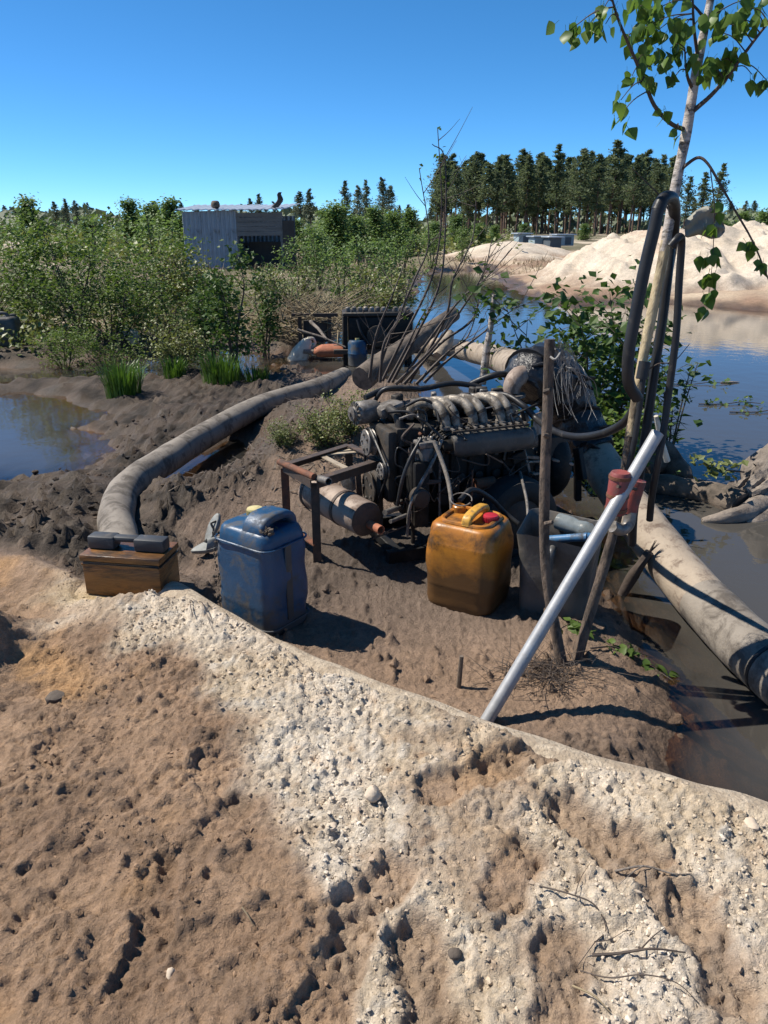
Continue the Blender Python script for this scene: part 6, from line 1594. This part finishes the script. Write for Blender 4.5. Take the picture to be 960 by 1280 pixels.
for k in range(5):
    mb = MB(); d = (b - a).normalized() + Vector((random.gauss(0, .25), random.gauss(0, .2), random.gauss(0, .2))); tube(mb, [b - d * .03, b + d * .05], [.008, .001], 5); mb.build('splinter', M['twig'], rt, origin=tuple(a))
a = ground(gp(205, 600, 0))
# roots and twigs on the foreground sand
def ground_twig(label, px, r, mat='twig', lift=.006, sub=()):
    P = curve([ground(gp(x, y, .12), lift + random.uniform(0, .012)) for x, y in px], 6); t = thing('dry_twig', label, 'twig', tuple(P[0]), 0, 'dry twigs on the foreground sand')
    mb = MB(); tube(mb, P, [r, r * .8, r * .4], 6); mb.build('stem', M[mat], t, origin=tuple(P[0]))
    for s in sub:
        Q = curve([ground(gp(x, y, .12), lift + .008) for x, y in s], 5); mb = MB(); tube(mb, Q, [r * .6, r * .2], 5); mb.build('side_twig', M[mat], t, origin=tuple(P[0]))
ground_twig('dark forked twig near the lower right corner on the sand', [(738, 1210), (770, 1213), (810, 1216), (852, 1217)], .0035, sub=[[(795, 1215), (812, 1200), (826, 1190)]])
ground_twig('long thin root curling across the pale sand at lower right', [(672, 1135), (710, 1150), (740, 1160), (755, 1180), (740, 1200), (720, 1215)], .002, sub=[[(715, 1152), (722, 1130), (735, 1110)], [(740, 1200), (760, 1195), (790, 1180)]])
ground_twig('pale dry root lying across the footprints on the right', [(765, 1115), (800, 1113), (835, 1122), (858, 1130)], .003, 'dry_wood', sub=[[(800, 1113), (785, 1130), (768, 1140)]])
ground_twig('thin root trailing into the lower right corner', [(725, 1218), (760, 1238), (800, 1245), (840, 1258), (870, 1278)], .0018)
ground_twig('pale straw lying near the bottom edge of the sand', [(715, 1240), (740, 1262), (760, 1280)], .0025, 'straw')
ground_twig('short pale straw on the tan sand in the lower left', [(304, 1150), (312, 1158), (318, 1164)], .002, 'straw')
ground_twig('dark curved twig at the right end of the bank crest', [(850, 1010), (870, 1030), (895, 1050), (905, 1060)], .0018)
ground_twig('dark wiry twig by the blue jerrycan foot', [(245, 810), (242, 795), (252, 780), (268, 765), (278, 752)], .002)
ground_twig('curved dark wire sticking from the sand left of the blue jerrycan foot', [(252, 785), (258, 800), (268, 822)], .0022)
ground_twig('short twig on the crest left of the metal pole', [(445, 885), (465, 880), (490, 884)], .002)
# a few single stones and clods
def stone(label, px, r, mat, seed, flat=.7, name='stone', cat='stone'):
    p = ground(gp(px[0], px[1], .12)); rr = random.Random(seed); bm = bmesh.new(); bmesh.ops.create_icosphere(bm, subdivisions=2, radius=1); mb = MB()
    ph = [rr.uniform(0, 6) for _ in range(3)]
    V = [Vector((v.co.x, v.co.y * rr.uniform(.97, 1.03), v.co.z * flat)) * r * (1 + .16 * math.sin(3 * v.co.x + ph[0]) + .12 * math.sin(4 * v.co.y + ph[1]) + .1 * math.sin(5 * v.co.z + ph[2])) for v in bm.verts]
    bm.verts.index_update(); F = [[v.index for v in f.verts] for f in bm.faces]; bm.free(); mb.add([p + Vector((0, 0, r * flat * .5)) + v for v in V], F); solo(name, mb, M[mat], label, cat, tuple(p))
stone('rounded pinkish pebble near the right edge of the sand', (929, 1078), .019, 'stone', 1)
stone('small round pebble in the lower left sand', (415, 1054), .013, 'stone', 2)
stone('pale lump of sand crust at the middle of the bank', (466, 1022), .024, 'stone', 3, .8)
stone('small pebble inside a boot print at lower left', (213, 1216), .012, 'stone', 4)
stone('dark angular mud clod at the far left', (72, 880), .030, 'mud_clod', 5, .6, 'mud_clod', 'clod')
stone('dark clod at the edge of the trodden patch', (568, 1208), .014, 'mud_clod', 6, .7, 'mud_clod', 'clod')
# crumbs of sand and mud
m_, nt_, b_ = new_mat('crumb'); a_ = N(nt_, 'ShaderNodeAttribute', attribute_name='albedo'); nt_.links.new(a_.outputs['Color'], b_.inputs['Base Color']); b_.inputs['Roughness'].default_value = .95; b_.inputs['Specular IOR Level'].default_value = .2; M['crumb'] = m_
def crumbs(name, label, n, sampler, rmin, rmax, seed, lift=.3, sub=1):
    rg = np.random.default_rng(seed); bm = bmesh.new(); bmesh.ops.create_icosphere(bm, subdivisions=sub, radius=1); bm.verts.index_update()
    bv = np.array([v.co[:] for v in bm.verts]); bf = np.array([[v.index for v in f.verts] for f in bm.faces]); bm.free()
    x, y = sampler(rg, n); n = len(x)
    z = height(x, y); r = rmin * (rmax / rmin) ** (rg.random(n) ** 2.2)
    col, wet = albedo(x, y); col = np.clip(col * (.90 + .11 * rg.standard_normal((n, 1))), .03, .7)
    sc = rg.uniform(.5, 1.3, (n, len(bv), 1)); sh = np.stack([rg.uniform(.7, 1.2, n), rg.uniform(.7, 1.2, n), rg.uniform(.5, .95, n)], -1)[:, None, :]
    a = rg.uniform(0, 6.283, n); ca, sa = np.cos(a)[:, None], np.sin(a)[:, None]
    V = bv[None] * sc * sh * r[:, None, None]; V = np.stack([V[..., 0] * ca - V[..., 1] * sa, V[..., 0] * sa + V[..., 1] * ca, V[..., 2]], -1)
    V += np.stack([x, y, z + r * lift], -1)[:, None, :]
    F = (bf[None] + (np.arange(n) * len(bv))[:, None, None]).reshape(-1, 3); V = V.reshape(-1, 3)
    me = bpy.data.meshes.new(name); me.vertices.add(len(V)); me.vertices.foreach_set("co", V.ravel()); me.loops.add(F.size); me.loops.foreach_set("vertex_index", F.ravel().astype(np.int32))
    me.polygons.add(len(F)); me.polygons.foreach_set("loop_start", np.arange(0, F.size, 3, dtype=np.int32)); me.polygons.foreach_set("use_smooth", np.zeros(len(F), bool))
    at_ = me.color_attributes.new("albedo", 'FLOAT_COLOR', 'POINT'); at_.data.foreach_set("color", np.concatenate([np.repeat(col, len(bv), 0), np.ones((len(V), 1))], 1).ravel())
    me.materials.append(M['crumb']); me.update(); me.validate(); o = bpy.data.objects.new(name, me); COL.objects.link(o); return tag(o, label, 'clods', None, 'stuff')
def on_white(rg, n):
    x = rg.uniform(-1.5, 1.7, n * 3); y = rg.uniform(.9, 3.1, n * 3); sd, cr, wh, fo, ne = zones(x, y); _, fl = stamps(x, y)
    k = rg.random(n * 3) < wh ** 2 * (1 - .9 * fl) * (.25 + .75 * sstep(-.2, .3, fbm(x, y, 4, 2, 301))); return x[k][:n], y[k][:n]
def on_tan(rg, n):
    x = rg.uniform(-1.7, 1.5, n * 3); y = rg.uniform(.85, 2.9, n * 3); sd, cr, wh, fo, ne = zones(x, y); _, fl = stamps(x, y)
    k = rg.random(n * 3) < fo * (1 - wh) * (1 - .8 * fl) * sstep(-.1, .45, fbm(x, y, 3, 3, 302)); return x[k][:n], y[k][:n]
def on_mud(rg, n):
    x = rg.uniform(-3.5, 1.5, n * 3); y = rg.uniform(2.2, 6.5, n * 3); sd, cr, wh, fo, ne = zones(x, y); dk = mudness(x, y, sd, cr, ne)
    k = (rg.random(n * 3) < np.maximum(dk, .12) * sstep(-.15, .35, fbm(x, y, 2.5, 2, 303))) & (sd < -.12) & (cr < 0); return x[k][:n], y[k][:n]
crumbs('sand_crumbs', 'pale crumbly lumps of sand scattered over the bank', 34000, on_white, .0012, .0085, 1, .0)
crumbs('earth_crumbs', 'small tan crumbs of earth on the trodden sand', 11000, on_tan, .0012, .0075, 2, .1)
crumbs('mud_crumbs', 'clotted dark mud lumps behind the bank', 7000, on_mud, .002, .022, 3, .1)

# ================================================================== shed
s0 = at(304, 330, 30.0); SX, SY = s0.x, 30.0; SZ = hz(SX, SY) - .05
shed = thing('metal_shed', 'small shed of corrugated grey metal sheets with an open right side', 'shed', (SX, SY, SZ), rad(-6))
def corr(w_, h_, n=40, amp=.02, pitch=.16, t=.004):
    mb = MB(); V = []
    m = int(w_ / pitch * 8)
    for s in (0, 1):
        for i in range(m + 1):
            x = w_ * i / m; y = amp * math.tanh(2.2 * math.sin(2 * math.pi * x / pitch)) + s * t
            V += [(x, y, 0), (x, y, h_)]
    F = []; o = 2 * (m + 1)
    for i in range(m):
        F += [(2 * i, 2 * i + 2, 2 * i + 3, 2 * i + 1), (o + 2 * i + 1, o + 2 * i + 3, o + 2 * i + 2, o + 2 * i), (2 * i + 1, 2 * i + 3, o + 2 * i + 3, o + 2 * i + 1), (2 * i + 2, 2 * i, o + 2 * i, o + 2 * i + 2)]
    F += [(0, 1, o + 1, o), (2 * m + 1, 2 * m, o + 2 * m, o + 2 * m + 1)]
    return mb.add(V, F)
for k in range(3):                                           # front sheets, left part
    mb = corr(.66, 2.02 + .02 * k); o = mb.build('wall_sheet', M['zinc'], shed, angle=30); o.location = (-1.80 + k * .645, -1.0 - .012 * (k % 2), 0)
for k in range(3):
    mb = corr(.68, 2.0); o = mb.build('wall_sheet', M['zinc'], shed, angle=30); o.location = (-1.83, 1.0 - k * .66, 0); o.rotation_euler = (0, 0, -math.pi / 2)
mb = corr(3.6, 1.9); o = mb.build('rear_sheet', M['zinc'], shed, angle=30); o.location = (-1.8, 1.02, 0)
for k in range(5):                                           # boards over the open bay
    mb = MB(); beam(mb, (.15, -1.0, 1.90 - .155 * k), (1.72, -1.0, 1.92 - .155 * k), .03, .145, r=.004); mb.build('plank', M['grey_board'], shed)
for x_ in (.12, 1.74):
    mb = MB(); beam(mb, (x_, -.97, -.1), (x_, -.97, 2.0), .08, .08); mb.build('post', M['grey_board'], shed)
mb = MB(); V = []; nx = 46
for j, (yy, zz) in enumerate(((-1.22, 2.09), (1.15, 2.30))):
    for i in range(nx + 1):
        x = -2.0 + 4.0 * i / nx; V.append((x, yy, zz + .018 * math.sin(i * 2.1) + .06 * max(0, (x - 1.0)) * .6))
for j, (yy, zz) in enumerate(((-1.22, 2.06), (1.15, 2.27))):
    for i in range(nx + 1):
        x = -2.0 + 4.0 * i / nx; V.append((x, yy, zz + .018 * math.sin(i * 2.1) + .06 * max(0, (x - 1.0)) * .6))
n1_ = nx + 1; F = []
for i in range(nx):
    F += [(i, i + 1, n1_ + i + 1, n1_ + i), (2 * n1_ + i + 1, 2 * n1_ + i, 3 * n1_ + i, 3 * n1_ + i + 1), (i + 1, i, 2 * n1_ + i, 2 * n1_ + i + 1), (n1_ + i, n1_ + i + 1, 3 * n1_ + i + 1, 3 * n1_ + i)]
F += [(0, n1_, 3 * n1_, 2 * n1_), (nx, 2 * n1_ + nx, 3 * n1_ + nx, n1_ + nx)]
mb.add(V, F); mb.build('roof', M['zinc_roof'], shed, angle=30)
mb = MB(); rbox(mb, (1.98, -.95, .85), (.42, .05, 1.75), .01, 1, Matrix.Rotation(rad(25), 3, 'Z')); mb.build('door', M['dark_board'], shed)
mb = MB(); box(mb, (.9, .2, .5), (1.2, .6, 1.0)); mb.build('dark_bench', M['dark_board'], shed)
mb = MB(); beam(mb, (-1.8, .98, .9), (1.75, .98, .9), .05, .1); mb.build('brace', M['grey_board'], shed)
mw = Matrix.Translation((SX, SY, SZ)) @ Matrix.Rotation(rad(-6), 4, 'Z')
p = mw @ Vector((-.62, -.9, 2.13)); mb = MB(); lathe(mb, [(.10, 0), (.15, .04), (.16, .14), (.13, .22), (.08, .25), (.001, .25)], 18, Matrix.Translation(p)); solo('roof_pot', mb, M['log_wood'], 'small dark rounded pot sitting on the shed roof', 'pot', tuple(p))
p = mw @ Vector((1.5, -.9, 2.15)); mb = MB(); secs = []
for t in np.linspace(0, 1, 8):
    secs.append([(p.x + .32 * t + .1 * math.sin(t * 5) + x * (1 - .6 * t), p.y + y, p.z + .52 * t ** .8 * (1 if t < .8 else .95)) for x, y in rrect(.26, .2, .06, 4)])
loft(mb, secs); solo('roof_rag', mb, M['dark_board'], 'black bent rag standing up at the right end of the shed roof', 'rag', tuple(p))

# distant boxes beyond the sand bank
for i, (px_, py, Y, w_, h_, m_, lab) in enumerate(((652, 301, 62, .9, .7, 'hive_blue', 'small pale blue hut furthest left beyond the sand bank'), (675, 306, 58, 1.3, .75, 'hive_blue', 'pale blue flat-roofed hut beyond the sand bank'), (690, 307, 56, .8, .75, 'hive_dark', 'dark blue narrow hut next to the pale blue hut'), (703, 303, 66, 1.4, .8, 'hive_blue', 'pale hut nearest to the sand heap'))):
    p = at(px_, py, Y); t = thing('site_hut', lab, 'hut', (p.x, Y, p.z - h_ * .1), rad(8), 'huts beyond the sand bank')
    mb = MB(); rbox(mb, (0, 0, h_ * .3), (w_, 1.4, h_), .03, 1); mb.build('wall', M[m_], t)
    mb = MB(); rbox(mb, (0, 0, h_ * .8 + .04), (w_ + .3, 1.7, .08), .01, 1); mb.build('roof', M['zinc_roof'], t)
    mb = MB(); rbox(mb, (w_ * .15, -.71, h_ * .25), (.5, .03, h_ * .7), .005, 1); mb.build('door', M['hive_dark'], t)
# pale litter in the channel and a sack
p = gp(160, 425, .1); mb = MB(); secs = [[(p.x + x * s, p.y + y * s, p.z + z) for x, y in rrect(.34, .24, .08, 4)] for z, s in ((-.05, .8), (.03, 1), (.12, .8), (.16, .35))]
loft(mb, secs); solo('white_sack', mb, M['white_plastic'], 'small whitish sack lying under the left thicket', 'sack', tuple(p), angle=60)

# litter of twigs, dead leaves and bark on the brown mound beside the motor
rr = random.Random(61); mb = MB()
for i in range(900):
    x = rr.gauss(-.55, .42); y = rr.gauss(5.2, .65)
    if y < 4.15 or float(np.abs(sd_line(HOSE_XY, np.array([x]), np.array([y])))[0]) < .14: continue
    z = hz(x, y); a = rr.uniform(0, 6.283); L = rr.uniform(.02, .11); d = Vector((math.cos(a), math.sin(a), rr.uniform(-.1, .45))).normalized(); p = Vector((x, y, z + .004)); s_ = Vector((-math.sin(a), math.cos(a), 0)) * rr.uniform(.0015, .008)
    mb.add([p - s_, p + s_, p + d * L + s_ * .4, p + d * L - s_ * .4], [(0, 1, 2, 3)])
o = mb.build('mound_litter', M['log_wood'], None, False, angle=None); tag(o, 'dead twigs and bark bits strewn on the brown mound left of the motor', 'litter', None, 'stuff')
